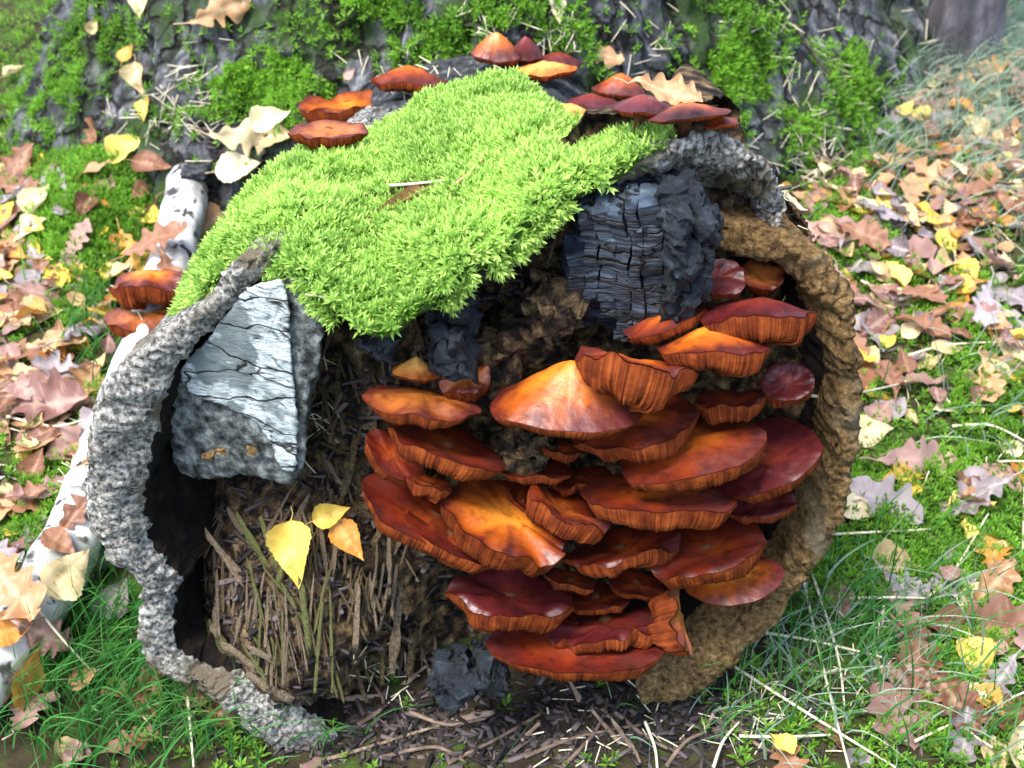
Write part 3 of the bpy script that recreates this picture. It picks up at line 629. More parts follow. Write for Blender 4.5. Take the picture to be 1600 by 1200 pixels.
# grass
def grass(n, spots, hrange, width, seed, lean=(0, 0), leanr=.6, base=.004):
    r = np.random.default_rng(seed)
    def w(c, n_):
        x, y = pxof(c); q = np.full(len(c), base)
        for a, b, sx, sy, h in spots: q = q+h*np.exp(-((x-a)/sx)**2-((y-b)/sy)**2)
        z = (c-CAM)@VIEW; vis = (x > -300) & (x < 1900) & (y > -250) & (y < 1500) & (z > 0)
        inlog = (np.abs(c[:, 0]+.02) < .2) & (c[:, 1] > -.03) & (c[:, 1] < .6)
        return np.where(vis & ~inlog, q, .02*~inlog)*(np.hypot(c[:, 0], c[:, 1]-.5) < 2.2)
    P, _ = sample(gv, gf, n, seed, w); sg = 6
    h = r.uniform(*hrange, n); az = r.uniform(0, 2*np.pi, n); ln = r.uniform(.2, 1, n)*leanr
    dx = np.stack([np.cos(az)*ln+lean[0], np.sin(az)*ln+lean[1], np.zeros(n)], 1)
    t = np.linspace(0, 1, sg)[None, :, None]
    C = P[:, None]+np.array([0, 0, 1])*h[:, None, None]*(t-.45*t**2*np.linalg.norm(dx, axis=1)[:, None, None])+dx[:, None]*h[:, None, None]*t**1.6
    C[..., 2] = np.maximum(C[..., 2], gz(C[..., 0].ravel(), C[..., 1].ravel()).reshape(C.shape[:2])+.003)
    sd = np.stack([-np.sin(az+1.2), np.cos(az+1.2), np.zeros(n)], 1)[:, None]*(width*(1-t**2*.95))*r.uniform(.6, 1.4, n)[:, None, None]
    V = np.stack([C-sd, C+sd], 2).reshape(-1, 3)
    i = (np.arange(n)*sg*2)[:, None]+np.arange(sg-1)[None]*2; i = i.ravel(); Fc = np.stack([i, i+1, i+3, i+2], 1)
    return V, Fc, np.repeat(np.clip(r.normal(.5, .3, n), 0, 1), sg*2)
V, Fc, A = grass(4600, [(300, 1000, 130, 110, 2.6), (120, 1080, 150, 110, 2.4), (250, 1160, 160, 60, 2.0), (130, 540, 40, 60, 1.0), (1330, 1010, 130, 90, 1.0), (1150, 1090, 120, 60, .7), (1480, 1130, 150, 60, .6)], (.04, .10), .0008, 11, (.25, .1), .8)
tag(mk('grass', V, Fc, M['grass'], None, True, {'tint': A}), 'thin dark green grass growing beside the log', 'grass', kind='stuff')
V, Fc, A = grass(8500, [(1500, 60, 220, 120, 1.6), (1570, 240, 90, 110, .9), (1420, 220, 80, 80, .4), (1560, 640, 90, 90, .25), (1230, 1070, 130, 90, 1.3), (1380, 980, 100, 80, .8), (1480, 1130, 120, 60, .6)], (.03, .09), .0009, 12, (.1, 0), 1.2)
tag(mk('pale_grass', V, Fc, M['grasspale'], None, True, {'tint': A}), 'pale bluish grass strands among the fallen leaves', 'grass', kind='stuff')

# ------------------------------------------------------------------ mushrooms
def mushroom(lab, xl, yl, xr, yr, drop, band, back=None, hump=0, tone='rust', y=-.03, z=None, wav=.5, seed=None, group='mushrooms crowding the broken end of the log', big=True, stemdir=None, apex=0):
    seed = int(xl*7+yl*3) if seed is None else seed; r = np.random.default_rng(seed)
    cx, cy = (xl+xr)/2, (yl+yr)/2
    if group.startswith('mushrooms on top'):
        xl, xr, yl, yr = cx+(xl-cx)*1.2, cx+(xr-cx)*1.2, cy+(yl-cy)*1.2, cy+(yr-cy)*1.2; drop *= 1.25; band *= 1.3; hump *= 1.25
    c = atY(cx, cy, y) if z is None else atZ(cx, cy, z)
    if z is not None and z > .2:
        for k in range(0, 120, 6):
            hh = cast(cx, cy+drop+band*.7+2+k, [bvh_m, bvh_b, bvh_arch])
            if hh is not None: c = CAM+ray(cx, cy)*(hh[3]-.008+.0003*k); break
    s = pxs(c)
    a = math.hypot(xr-xl, yr-yl)/2; roll = math.atan2(yr-yl, xr-xl); wav *= 1.35
    e1 = CRT*math.cos(roll)-CUP*math.sin(roll); upc = CRT*math.sin(roll)+CUP*math.cos(roll)
    cf = min(.8, max(.10, drop/(.62*a))); sf_ = math.sqrt(1-cf*cf)
    nrm = -VIEW*cf+upc*sf_; fr = np.cross(e1, nrm); fr = fr if fr@upc < 0 else -fr      # fr: towards the front, downwards in the picture
    Df = drop/cf; back = drop*.9 if back is None else back
    Db = min(max(back/cf, .55*a), 1.15*a)
    B = (band*.9+.1*drop)/max(sf_, .4)
    nf, nb = 340, 60
    th = np.concatenate([np.linspace(0, np.pi, nf, endpoint=False), np.linspace(np.pi, 2*np.pi, nb, endpoint=False)]); nt_ = len(th)
    cs, sn = np.cos(th), np.sin(th)
    cir = np.stack([cs*1.0, sn, np.full(nt_, seed*.37)], 1)
    wr = 1+fbm(cir, 1.5, 2, seed)*.26*wav+fbm(cir, 5, 2, seed+2)*.05*wav
    wz = fbm(cir, 1.9, 2, seed+4)*wav*(B*.5+a*.08)+fbm(cir, 5, 2, seed+7)*.16*wav*B; wlo = fbm(cir, 1.9, 1, seed+4)*wav*(B*.5+a*.08)
    ex = np.abs(cs)**.9*np.sign(cs)*a*wr; ey = np.where(sn > 0, sn*Df, sn*Db)*wr
    rows = []; rad = []; rib = []
    npr = max(60, min(190, int(math.pi*a/2.2)))
    ph = th*npr/np.pi+fbm(cir, 6, 3, seed+9)*7.0
    kk = np.floor(ph/2); fq_ = np.abs((ph/2) % 1-.5)*2; ra = .35+.65*np.abs(_h(kk, kk*0, kk*0, seed)); ribs = 1-ra*np.exp(-(fq_/.42)**2)
    fine = fbm(np.stack([cs*40, sn*40, np.full(nt_, seed*1.1)], 1), 1, 2, seed+1)
    ax_off = apex
    ntop = 12
    top = []
    for q in np.linspace(.0, 1, ntop):
        rr_ = max(q, .0005)
        h = hump*np.clip(1-rr_**1.35, 0, 1)**1.15-(0 if hump else .16*B*(1-rr_**2)*1.2)
        X_ = ex*rr_/wr*(1+(wr-1)*rr_**3)+ax_off*(1-rr_); Y_ = ey*rr_/wr*(1+(wr-1)*rr_**3)-(Db*.15 if hump else 0)*(1-rr_)
        Pn = np.stack([X_, Y_, np.full(nt_, seed*2.0)], 1)
        Zz = wlo*rr_**2+(wz-wlo)*rr_**9+h+.08*B*(np.clip((rr_-.35)/.5, 0, 1)**2)*(1-rr_**14)*(hump == 0)+fbm(Pn/max(a, 1), 2.4, 3, seed+3)*.09*a*(1-rr_**3)
        top.append(np.stack([X_, Y_, Zz], 1))
    und = [(1.0, -.03, 0), (1.003, -.12, .5), (.99, -.36, 1), (.96, -.64, 1), (.915, -.86, 1), (.80, -.98, .9), (.5, -1.02, .6), (.22, -1.1, .2)]
    bot = []; brib = []; bvar = 1+fbm(cir, 1.7, 2, seed+13)*.5
    for (rr_, zf, am) in und:
        k = rr_*(1-am*(.014+.006*wav)*(1-ribs)*min(1, 60/a)*1.2-am*.012*fine)
        fray = (1+am*.10*fine+.12*am*(ribs-.5)*(zf < -.8))
        X_ = ex*k; Y_ = ey*k
        Zz = (wlo*rr_**2+(wz-wlo)*rr_**2)+zf*B*fray*(np.where(sn > 0, 1, .8))*(.28+.72*np.clip(np.abs(sn)*1.25+.05, 0, 1))*bvar
        bot.append(np.stack([X_, Y_, Zz], 1)); brib.append(np.clip(ribs*.32+.2+fine*.45, 0, 1)*(1 if am > .3 else .6))
    def world(L): return c+(L[:, :1]*e1+L[:, 1:2]*fr+L[:, 2:]*nrm)*s
    root = empty('mushroom', c); tag(root, lab, 'mushroom', group)
    TV = world(np.vstack(top)); mk('cap', TV, gridF(ntop, nt_, True)[:, ::-1], M[tone], root, True, {'rad': np.repeat(np.linspace(0, 1, ntop), nt_)})
    BV = world(np.vstack(bot)); mk('gills', BV, gridF(len(und), nt_, True), M['gills'], root, True, {'rib': np.concatenate(brib)})
    b0 = c-nrm*B*s*.6-fr*s*Db*.3
    if z is None: e = b0+VIEW*max(.06, .1-c[1])
    else: e = b0+np.array([0, .012, -.03])
    V, Fc = tubeT(smoothcurve([b0+nrm*B*s*.3, b0+VIEW*.006, (b0+e)/2, e], 9), np.linspace(.16, .12, 9)*a*s*.8+.001, 10)
    mk('stem', V, Fc, M['stem'], root, True)
    return root
m_ = mushroom
C_ = 'mushrooms crowding the broken end of the log'
m_('maroon mushroom cap tucked under the lower edge of the charred wood', 1082, 432, 1164, 424, 36, 8, 26, 0, 'purple', .0)
m_('small dark mushroom in the shadow beside the spore dusted bark', 1150, 425, 1228, 436, 22, 9, 22, 0, 'brown', .03)
m_('rust mushroom wedged right below the charred blocks with a slanting gill edge', 978, 530, 1106, 470, 14, 17, 30, 10, 'rust', -.015)
m_('wide maroon mushroom with deep gill band touching the rim of tan bark', 1093, 497, 1276, 485, 9, 46, 30, 26, 'purple', -.02, wav=.4)
m_('glossy orange humped mushroom with white highlight above its gill band', 1028, 548, 1199, 542, 9, 36, 30, 36, 'orange', -.04, wav=.3)
m_('ear-like mushroom turned up so only its ribbed gills show', 898, 548, 1078, 586, 6, 62, 10, 6, 'rust', -.05, wav=.6)
m_('bright orange cone-shaped mushroom with smooth cap and thin dark rim', 766, 634, 1001, 644, 30, 13, 40, 74, 'orange', -.05, wav=.35, apex=5)
m_('dark mushroom with short gill rim under the humped orange cap', 1088, 626, 1198, 620, 8, 28, 22, 0, 'dark', -.025)
m_('dark maroon mushroom with thin bright rim against the bark', 1190, 606, 1272, 590, 28, 14, 30, 0, 'purple', -.02, wav=.3)
m_('rust red mushroom curving out from beneath the cone-shaped cap', 895, 690, 1096, 642, 24, 30, 46, 14, 'rust', -.04)
m_('broad orange brown mushroom with faint streaks in the middle of the cluster', 970, 738, 1198, 676, 30, 26, 56, 18, 'rust', -.045, wav=.35)
m_('large maroon mushroom with bluish sheen reaching the bark rim', 1120, 764, 1279, 682, 34, 15, 62, 0, 'purple', -.03, wav=.35)
m_('long rust mushroom with a deep even gill band below the streaked one', 912, 772, 1156, 778, 22, 33, 32, 12, 'rust', -.05, wav=.3)
m_('small maroon mushroom under the large bluish one', 1130, 798, 1246, 772, 20, 15, 22, 0, 'purple', -.03)
m_('round dark red mushroom with pale sheen sitting over a smooth orange one', 1014, 884, 1198, 838, 28, 28, 44, 0, 'dark', -.05, wav=.4)
m_('smooth orange mushroom with thin purple rim at the foot of the cluster', 1070, 916, 1223, 892, 34, 5, 22, 10, 'orange', -.045, wav=.2)
m_('dark red mushroom with wavy frilled gill rim', 893, 878, 1050, 840, 14, 25, 34, 0, 'dark', -.05, wav=1.0)
m_('slanted mushroom showing a thick ribbed gill edge beside the big tilted orange one', 824, 762, 948, 822, 9, 36, 16, 0, 'rust', -.05, wav=.6)
m_('narrow mushroom edge squeezed beside the slanted ribbed one', 796, 766, 838, 802, 6, 10, 10, 0, 'dark', -.04)
m_('big tilted orange mushroom with a broad frilled gill rim and a white speck', 694, 782, 888, 856, 36, 34, 46, 8, 'orange', -.06, wav=.7)
m_('long dark red mushroom curving down the edge of the cluster towards the yellow leaves', 572, 752, 788, 868, 34, 24, 40, 0, 'dark', -.04, wav=.4)
m_('dark red mushroom lying inside the curve of the longest one', 632, 806, 776, 874, 12, 20, 24, 0, 'dark', -.055, wav=.4)
m_('dark red mushroom with ribbed rim under the brown curled one', 606, 662, 786, 732, 14, 28, 28, 0, 'dark', -.045, wav=.4)
m_('dark mushroom edge curving up beside the splintered wood', 579, 676, 652, 752, 22, 15, 28, 0, 'dark', -.035, wav=.3)
m_('short ribbed mushroom lip under the dark curved edge', 638, 744, 704, 766, 5, 21, 10, 0, 'rust', -.05)
m_('brown mushroom with curled maroon lip below the charcoal lump', 567, 612, 746, 640, 24, 17, 22, 6, 'brown', -.04, wav=.6)
m_('small tan orange mushroom at the tip of the hanging moss', 611, 580, 687, 588, 9, 5, 12, 26, 'gold', -.02)
m_('small curled brown mushroom under the charcoal lump', 690, 600, 770, 590, 24, 14, 22, 8, 'brown', -.03, wav=1.0)
m_('little dark mushroom beneath the cone-shaped cap', 842, 696, 908, 704, 7, 14, 12, 0, 'rust', -.03)
m_('thin dark mushroom rim under the grey rotten lump', 782, 734, 892, 734, 8, 15, 16, 0, 'dark', -.03)
m_('little dark mushroom in the gap above the long rust one', 852, 752, 962, 748, 9, 14, 18, 0, 'dark', -.025)
m_('dark mushroom with broad frilled rim low in the cluster', 703, 914, 896, 944, 24, 38, 30, 0, 'purple', -.055, wav=.7)
m_('hollow looking maroon mushroom with ragged rim low in the cluster', 862, 982, 1036, 964, 12, 24, 44, 0, 'purple', -.055, wav=1.2)
m_('lowest mushroom, wide and dark with a rim dipping to the soil', 756, 994, 1048, 996, 40, 20, 22, 0, 'dark', -.06, wav=.4)
m_('mushroom lip between the two frilled ones', 854, 898, 930, 916, 5, 12, 10, 0, 'rust', -.045)
m_('thin dark mushroom rim beside the hanging cap', 953, 908, 1038, 922, 12, 9, 18, 0, 'dark', -.04)
m_('mushroom hanging with its gills turned outward beside the lowest cap', 1048, 918, 1076, 1020, 5, 46, 12, 4, 'brown', -.06, wav=.6)
m_('dark mushroom sunk between the frilled rims', 880, 940, 985, 932, 10, 12, 20, 0, 'dark', -.04)
T_ = 'mushrooms on top of the log behind the moss'
m_('orange mushroom with upturned ribbed rim at the edge of the bright moss', 480, 166, 602, 158, 16, 18, 26, 0, 'orange', z=.31, group=T_)
m_('brown mushroom under the upturned orange one', 460, 204, 562, 206, 14, 13, 20, 0, 'brown', z=.31, group=T_)
m_('rust humped mushroom peeking over the moss beside the upturned one', 588, 124, 688, 130, 8, 10, 14, 20, 'rust', z=.338, group=T_)
m_('tall orange pink mushroom against the stump moss', 742, 82, 808, 84, 12, 5, 16, 26, 'orange', z=.338, group=T_)
m_('maroon mushroom beside the tall orange pink one', 798, 84, 844, 84, 10, 5, 14, 24, 'purple', z=.338, group=T_)
m_('flat orange mushroom at the crest of the bright moss', 808, 110, 894, 110, 10, 6, 14, 10, 'gold', z=.338, group=T_)
m_('pale golden mushroom lying on the moss beside the cream leaf', 838, 172, 942, 184, 9, 6, 14, 12, 'gold', z=.338, group=T_)
m_('red mushroom with smooth cap beside the furrowed bark', 1020, 186, 1130, 174, 10, 4, 16, 16, 'rust', z=.338, group=T_)
m_('small red mushroom beside the smooth red one', 1104, 194, 1152, 190, 6, 4, 10, 8, 'rust', z=.338, group=T_)
m_('maroon mushroom under the tan oak leaf', 838, 96, 904, 98, 9, 5, 14, 12, 'purple', z=.338, group=T_)
m_('dark maroon mushroom below the cream leaf', 886, 164, 966, 166, 10, 6, 16, 14, 'purple', z=.338, group=T_)
m_('rust mushroom between the cream leaf and the tan leaves', 934, 140, 1004, 142, 10, 5, 20, 20, 'rust', z=.338, group=T_)
m_('maroon mushroom half covered by a folded tan leaf', 960, 168, 1046, 170, 10, 6, 18, 16, 'purple', z=.338, group=T_)
m_('orange brown mushroom beside the birch branch with dark ribbed rim', 170, 444, 292, 440, 12, 30, 20, 18, 'orange', z=.07, group='mushrooms at the foot of the birch branch', wav=.6)
m_('orange mushroom tucked under the ribbed one by the birch branch', 168, 500, 290, 494, 18, 20, 18, 8, 'brown', z=.04, group='mushrooms at the foot of the birch branch', wav=.6)
# pale bits on caps
# ------------------------------------------------------------------ fallen leaves
SHW = {'oak': [], 'birch': []}
def leafmesh(kind, seed):
    r = np.random.default_rng(seed); nt2, ns = (44, 9) if kind == 'oak' else (40, 9)
    t = np.linspace(0, 1, nt2); s = np.linspace(-1, 1, ns)
    if kind == 'oak':
        env = .30*np.sin(np.pi*np.clip(t, 0, 1)**1.15)**.75*(.55+.6*t); nl = r.uniform(4.2, 5.4)
        def lobes():
            tw_ = t+.035*np.interp(t, np.linspace(0, 1, 7), r.normal(0, 1, 7)); am = np.interp(t, np.linspace(0, 1, 8), r.uniform(.10, .36, 8)); k_ = np.cos(2*np.pi*nl*tw_-1.2)
            return env*(1-am+am*np.sign(k_)*np.abs(k_)**.7)
        wl, wr_ = lobes(), lobes()
    else:
        env = np.interp(t, [0, .06, .18, .32, .5, .7, .88, 1], [.0, .2, .36, .39, .33, .2, .07, 0.0])
        saw = 1-.10*((t*15) % 1); wl = env*saw*r.uniform(.92, 1.06); wr_ = env*saw*r.uniform(.92, 1.06)
    curl = r.uniform(-.4, .9); fold = r.uniform(-.25, .5); SHW[kind].append('curled' if curl > .45 else 'folded' if fold > .22 else 'arched' if curl < 0 else 'flat'); tw = r.normal(0, .35)
    T, Sg = np.meshgrid(t, s, indexing='ij'); Wd = np.where(Sg < 0, wl[:, None], wr_[:, None])
    x = Sg*Wd; yl = T-.5
    z = fold*np.abs(x)*1.0+curl*(yl**2)*.5+tw*x*yl*1.2
    P = np.stack([x.ravel(), yl.ravel(), z.ravel()], 1)
    z = z+(fbm(P*np.array([1, 1, 0]), 3.0, 2, seed)*.15+fbm(P*np.array([1, 1, 0]), 9, 2, seed+3)*.03).reshape(z.shape)
    edge = r.uniform(-.5, 1.2); z = z+edge*.18*np.abs(Sg)**3*Wd*2
    vein = np.exp(-(np.abs(x)/.012)**2)+.75*np.exp(-((((T-np.abs(x)*.9)*(5.2 if kind == 'oak' else 8)) % 1-.5)/.09)**2)*(np.abs(Sg) < .9)
    z = z-.006*np.exp(-(np.abs(x)/.02)**2)
    V = np.stack([x, yl, z-z.min()], -1).reshape(-1, 3); vein = np.clip(vein, 0, 1).ravel()
    me = meshdata(kind+'_leaf', V, gridF(nt2, ns), [LM['tan']], True, {'vein': vein})
    uv = me.uv_layers.new(name='UVMap'); li = np.zeros(len(me.loops), np.int32); me.loops.foreach_get('vertex_index', li)
    uv.data.foreach_set('uv', np.stack([V[li, 0], V[li, 1]], 1).astype(np.float32).ravel())
    i0 = (ns-1)//2; base = V[i0]
    sp = smoothcurve([base+np.array([0, .02, 0]), base, base+np.array([r.normal(0, .03), -.09, .015]), base+np.array([r.normal(0, .08), -.2, .03])], 7)
    SV, SF = tubeT(sp, np.linspace(.012, .009, 7), 5)
    sm = meshdata('stalk', SV, SF, [LM['tan']], True, {'vein': np.ones(len(SV))}); return me, sm, V, gridF(nt2, ns)
LEAF = {k: [leafmesh(k, (50 if k == 'oak' else 80)+i) for i in range(8)] for k in ('oak', 'birch')}
ALL = [bvh_g, bvh_st, bvh_b, bvh_m, bvh_h, bvh_br]
def leaf(kind, col, p, nrm, head, size, lab, grp=None, tilt=.25, var=None, stalk=True, lift=.002):
    var = random.randrange(8) if var is None else var
    me, sm, _, _ = LEAF[kind][var]
    up = Vector(nrm)+Vector((random.gauss(0, tilt), random.gauss(0, tilt), 0)); up.normalize()
    hd = Vector(head); hd = (hd-up*hd.dot(up)).normalized(); rt = hd.cross(up)
    R_ = Matrix((rt, hd, up)).transposed().to_4x4()
    o = link(kind+'_leaf', me); o.matrix_world = Matrix.Translation(Vector(p)+up*lift) @ R_ @ Matrix.Diagonal((size, size, size, 1))
    o.material_slots[0].link = 'OBJECT'; o.material_slots[0].material = LM[col]
    tag(o, lab, 'leaf', grp)
    if stalk:
        q = link('stalk', sm, o); q.material_slots[0].link = 'OBJECT'; q.material_slots[0].material = LM[col]
    return o
def pleaf(kind, col, px, py, ang, lpx, lab, facing=.35, trees=None, **kw):
    """leaf at a place in the picture; ang = heading on screen (0 = up, clockwise)"""
    h = cast(px, py, trees or ALL)
    if h is None: return
    p = np.array(h[0]); n_ = np.array(h[1]); n_ = n_ if n_@VIEW < 0 else -n_
    n_ = n_*(1-facing)-VIEW*facing; s = pxs(p)
    hd = CUP*math.cos(ang)+CRT*math.sin(ang)
    leaf(kind, col, p-VIEW*.004, n_, hd, lpx*s*1.05, lab, **kw)
PL = [
 ('oak', 'pink', 1292, 372, 1.75, 140, 'pinkish brown oak leaf lying at the upper edge of the tan bark rim'),
 ('oak', 'pink', 1420, 722, 1.5, 135, 'flat pinkish oak leaf with pointed lobes on the moss'),
 ('oak', 'lilac', 1362, 786, 2.2, 150, 'grey lilac oak leaf arched over the moss'),
 ('birch', 'yellow', 1516, 793, 1.6, 70, 'bright yellow birch leaf lying alone on the moss'),
 ('oak', 'brown', 1530, 985, 1.7, 210, 'large brown oak leaf with rolled edge under a cream leaf'),
 ('birch', 'cream', 1524, 936, .5, 82, 'cream birch leaf lying on the large brown oak leaf'),
 ('birch', 'yellow', 1520, 1035, 3.0, 75, 'yellow birch leaf hanging below the large brown oak leaf'),
 ('birch', 'cream', 1515, 1098, 2.7, 70, 'cream yellow birch leaf with dark spot on the grass'),
 ('oak', 'brown', 1560, 1120, 1.3, 110, 'dark brown oak leaf half under the grass stalks'),
 ('birch', 'cream', 1588, 1165, .4, 90, 'cream birch leaf covered in brown spots'),
 ('oak', 'lilac', 1500, 1160, .2, 110, 'dull lilac oak leaf sunk in the grass'),
 ('birch', 'pink', 1281, 850, 2.8, 55, 'small pink birch leaf beside the bark rim'),
 ('birch', 'cream', 1394, 880, 1.8, 75, 'pale yellow curled birch leaf on the deep green moss'),
 ('oak', 'lilac', 1405, 918, 2.4, 95, 'dull lilac oak leaf under the pale curled leaf'),
 ('birch', 'cream', 1352, 678, 1.4, 80, 'whitish birch leaf beside the pointed pinkish oak leaf'),
 ('birch', 'pink', 1370, 650, .6, 60, 'pink brown birch leaf behind the whitish one'),
 ('birch', 'pink', 1564, 756, 2.6, 75, 'pink birch leaf standing beside the yellow one'),
 ('birch', 'lilac', 1520, 765, 1.9, 60, 'lilac birch leaf behind the bright yellow one'),
 ('oak', 'pink', 1410, 1065, 2.3, 110, 'pale pinkish oak leaf crossed by grass stalks'),
 ('birch', 'pink', 1312, 945, 3.0, 60, 'pale pinkish folded birch leaf among the grass blades'),
 ('birch', 'cream', 1335, 800, 1.7, 70, 'half cream half orange birch leaf under the arched lilac leaf'),
 ('birch', 'cream', 1395, 475, 1.7, 80, 'long cream leaf above the brown stalks beside the bark rim'),
 ('birch', 'yellow', 1478, 382, 2.8, 45, 'deep yellow birch leaf among pinkish leaves'),
 ('birch', 'yellow', 1508, 432, 2.9, 50, 'curled yellow birch leaf below the deep yellow one'),
 ('birch', 'cream', 1228, 320, 1.9, 60, 'cream birch leaf on the litter against the log arch'),
 ('birch', 'cream', 1230, 348, 3.0, 50, 'white birch leaf below the cream one against the log arch'),
 ('oak', 'pink', 1530, 500, 1.9, 90, 'pale pink leaf with yellow edge on the litter'),
 ('oak', 'brown', 152, 222, .6, 85, 'reddish brown oak leaf standing against the stump'),
 ('birch', 'cream', 222, 124, 3.0, 50, 'cream birch leaf hanging on the stump bark'),
 ('birch', 'cream', 222, 8, 3.1, 50, 'pale birch leaf high on the stump bark'),
 ('birch', 'cream', 150, 42, .4, 26, 'tiny pale leaf on the bare grey stump bark'),
 ('oak', 'tan', 345, 18, 1.2, 100, 'tan oak leaf resting on the stump moss'),
 ('birch', 'orange', 208, 85, .2, 40, 'orange birch leaf above the cream one on the stump'),
 ('birch', 'yellow', 232, 175, 3.0, 40, 'yellow leaf fallen at the foot of the stump'),
 ('oak', 'pink', 60, 640, 1.5, 170, 'big pinkish oak leaf lying flat beside the birch branch'),
 ('oak', 'tan', 132, 618, .2, 110, 'tan oak leaf with finger-like lobes on the pinkish one'),
 ('birch', 'yellow', 90, 452, 3.0, 50, 'round golden birch leaf hanging on the grass'),
 ('birch', 'cream', 50, 594, 1.4, 55, 'oval cream leaf lying above the pinkish oak leaf'),
 ('birch', 'cream', 70, 495, 1.5, 70, 'white pink birch leaf below the golden one'),
 ('birch', 'orange', 90, 560, .5, 55, 'dull orange leaf beside the oval cream leaf'),
 ('oak', 'tan', 30, 920, 2.4, 170, 'large tan oak leaf lying against the end of the birch branch'),
 ('birch', 'cream', 108, 892, .8, 90, 'cream birch leaf lying on the birch branch'),
 ('oak', 'brown', 128, 800, .6, 95, 'dark brown oak leaf lying across the birch branch under the grey bark'),
 ('oak', 'tan', 165, 712, .9, 80, 'tan oak leaf wedged between the birch branch and the grey bark'),
 ('oak', 'pink', 62, 985, 2.0, 110, 'pinkish oak leaf draped over the lower birch branch'),
 ('birch', 'brown', 95, 850, 2.2, 60, 'brown birch leaf stuck to the white birch bark'),
 ('birch', 'orange', 20, 985, 1.1, 70, 'orange birch leaf on the lower birch branch beside the grass'),
 ('oak', 'brown', 262, 440, 2.9, 90, 'brown oak leaf hiding the birch branch beside the mushrooms'),
 ('oak', 'brown', 30, 790, 1.0, 100, 'brown oak leaf above the large tan one'),
 ('birch', 'lilac', 182, 938, .4, 75, 'grey brown leaf tucked under the curling bark'),
 ('birch', 'brown', 242, 1085, .1, 75, 'dark reddish leaf standing in the grass under the bark'),
 ('birch', 'brown', 320, 1092, 1.0, 55, 'reddish leaf just below the bark edge'),
 ('birch', 'brown', 355, 1118, 1.7, 65, 'red brown leaf beside the reddish one below the bark'),
 ('birch', 'orange', 40, 1050, .5, 100, 'orange brown leaf standing upright in the grass'),
 ('oak', 'brown', 255, 385, 1.2, 110, 'brown oak leaf lying on the foot of the birch branch'),
 ('oak', 'tan', 315, 368, .7, 120, 'tan oak leaf between the birch branch and the bright moss'),
 ('oak', 'orange', 210, 395, 2.6, 80, 'rusty oak leaf over the mushrooms by the birch branch'),
 ('birch', 'cream', 185, 428, .9, 50, 'cream leaf on the ribbed mushroom by the birch branch'),
 ('oak', 'cream', 385, 218, 1.6, 120, 'white oak leaf with scalloped edge behind the birch branch tip'),
 ('birch', 'cream', 425, 190, 1.2, 60, 'cream birch leaf leaning by the brown mushroom'),
 ('birch', 'yellow', 205, 235, 1.2, 70, 'yellow cream leaf beside the reddish oak leaf'),
 ('birch', 'brown', 240, 262, 1.7, 60, 'brown leaf curled next to the birch branch tip'),
 ('birch', 'cream', 375, 265, 1.4, 70, 'cream leaf between the birch branch and the bright moss'),
 ('birch', 'cream', 440, 215, 1.7, 60, 'pale leaf under the upturned orange mushroom'),
 ('oak', 'brown', 30, 275, .3, 110, 'rust brown oak leaf at the mossy foot of the stump'),
 ('birch', 'cream', 68, 318, .3, 60, 'pale yellow leaf beside the moss hummock'),
 ('birch', 'cream', 50, 362, 1.4, 75, 'white leaf lying under the pale yellow one'),
 ('birch', 'pink', 22, 345, .3, 70, 'pink brown leaf beside the white one'),
 ('birch', 'brown', 30, 412, .8, 50, 'dark brown leaf on the moss below the white one'),
 ('birch', 'cream', 862, 12, 3.0, 60, 'pale folded leaf lying on the stump moss above the mushrooms'),
 ('oak', 'tan', 935, 92, 1.7, 105, 'tan oak leaf lying over the mushrooms on the log'),
 ('birch', 'cream', 912, 132, .3, 88, 'round cream leaf with a black mark among the mushrooms'),
 ('oak', 'tan', 1038, 150, 1.8, 88, 'folded tan leaf lying over the maroon mushrooms'),
 ('birch', 'pink', 548, 118, .6, 30, 'small pink leaf by the rust humped mushroom'),
 ('birch', 'orange', 1455, 200, .2, 45, 'rust brown leaf standing on the leafy ground beside the stump'),
]
def onlog(px, py):
    for k in range(0, 160, 8):
        h = cast(px, py+k, [bvh_m, bvh_b, bvh_arch])
        if h is not None: return CAM+ray(px, py)*(h[3]-.022)
    return atZ(px, py, .33)
for q in PL:
    up_ = q[2] in (935, 912, 1038, 548, 425)
    pleaf(*q, tilt=.12) if not up_ else leaf(q[0], q[1], onlog(q[2], q[3]), (0, -.5, 1), CUP*math.cos(q[4])+CRT*math.sin(q[4]), q[5]*pxs(atZ(q[2], q[3], .33))*1.05, q[6], tilt=.1)
def hleaf(col, px, py, y, ang, lpx, lab, var):
    p = atY(px, py, y); h = cast(px, py, [bvh_h]); p = np.array(h[0])-VIEW*.012 if h else p
    o = leaf('birch', col, p, -VIEW+np.array([0, 0, .25]), CUP*math.cos(ang)+CRT*math.sin(ang), lpx*pxs(p)*.92, lab, tilt=.08, var=var)
    o.matrix_world = o.matrix_world @ Matrix.Diagonal((.82, 1, 1, 1))
hleaf('yellow', 468, 864, -.055, 2.98, 118, 'lemon yellow birch leaf hanging point down on the splintered wood', 2)
hleaf('yellow', 522, 802, -.05, 1.2, 68, 'small yellow leaf above the lemon yellow one on the rotten wood', 4)
hleaf('orange', 552, 842, -.05, 2.5, 85, 'yellow orange torn leaf beside the small yellow one', 6)

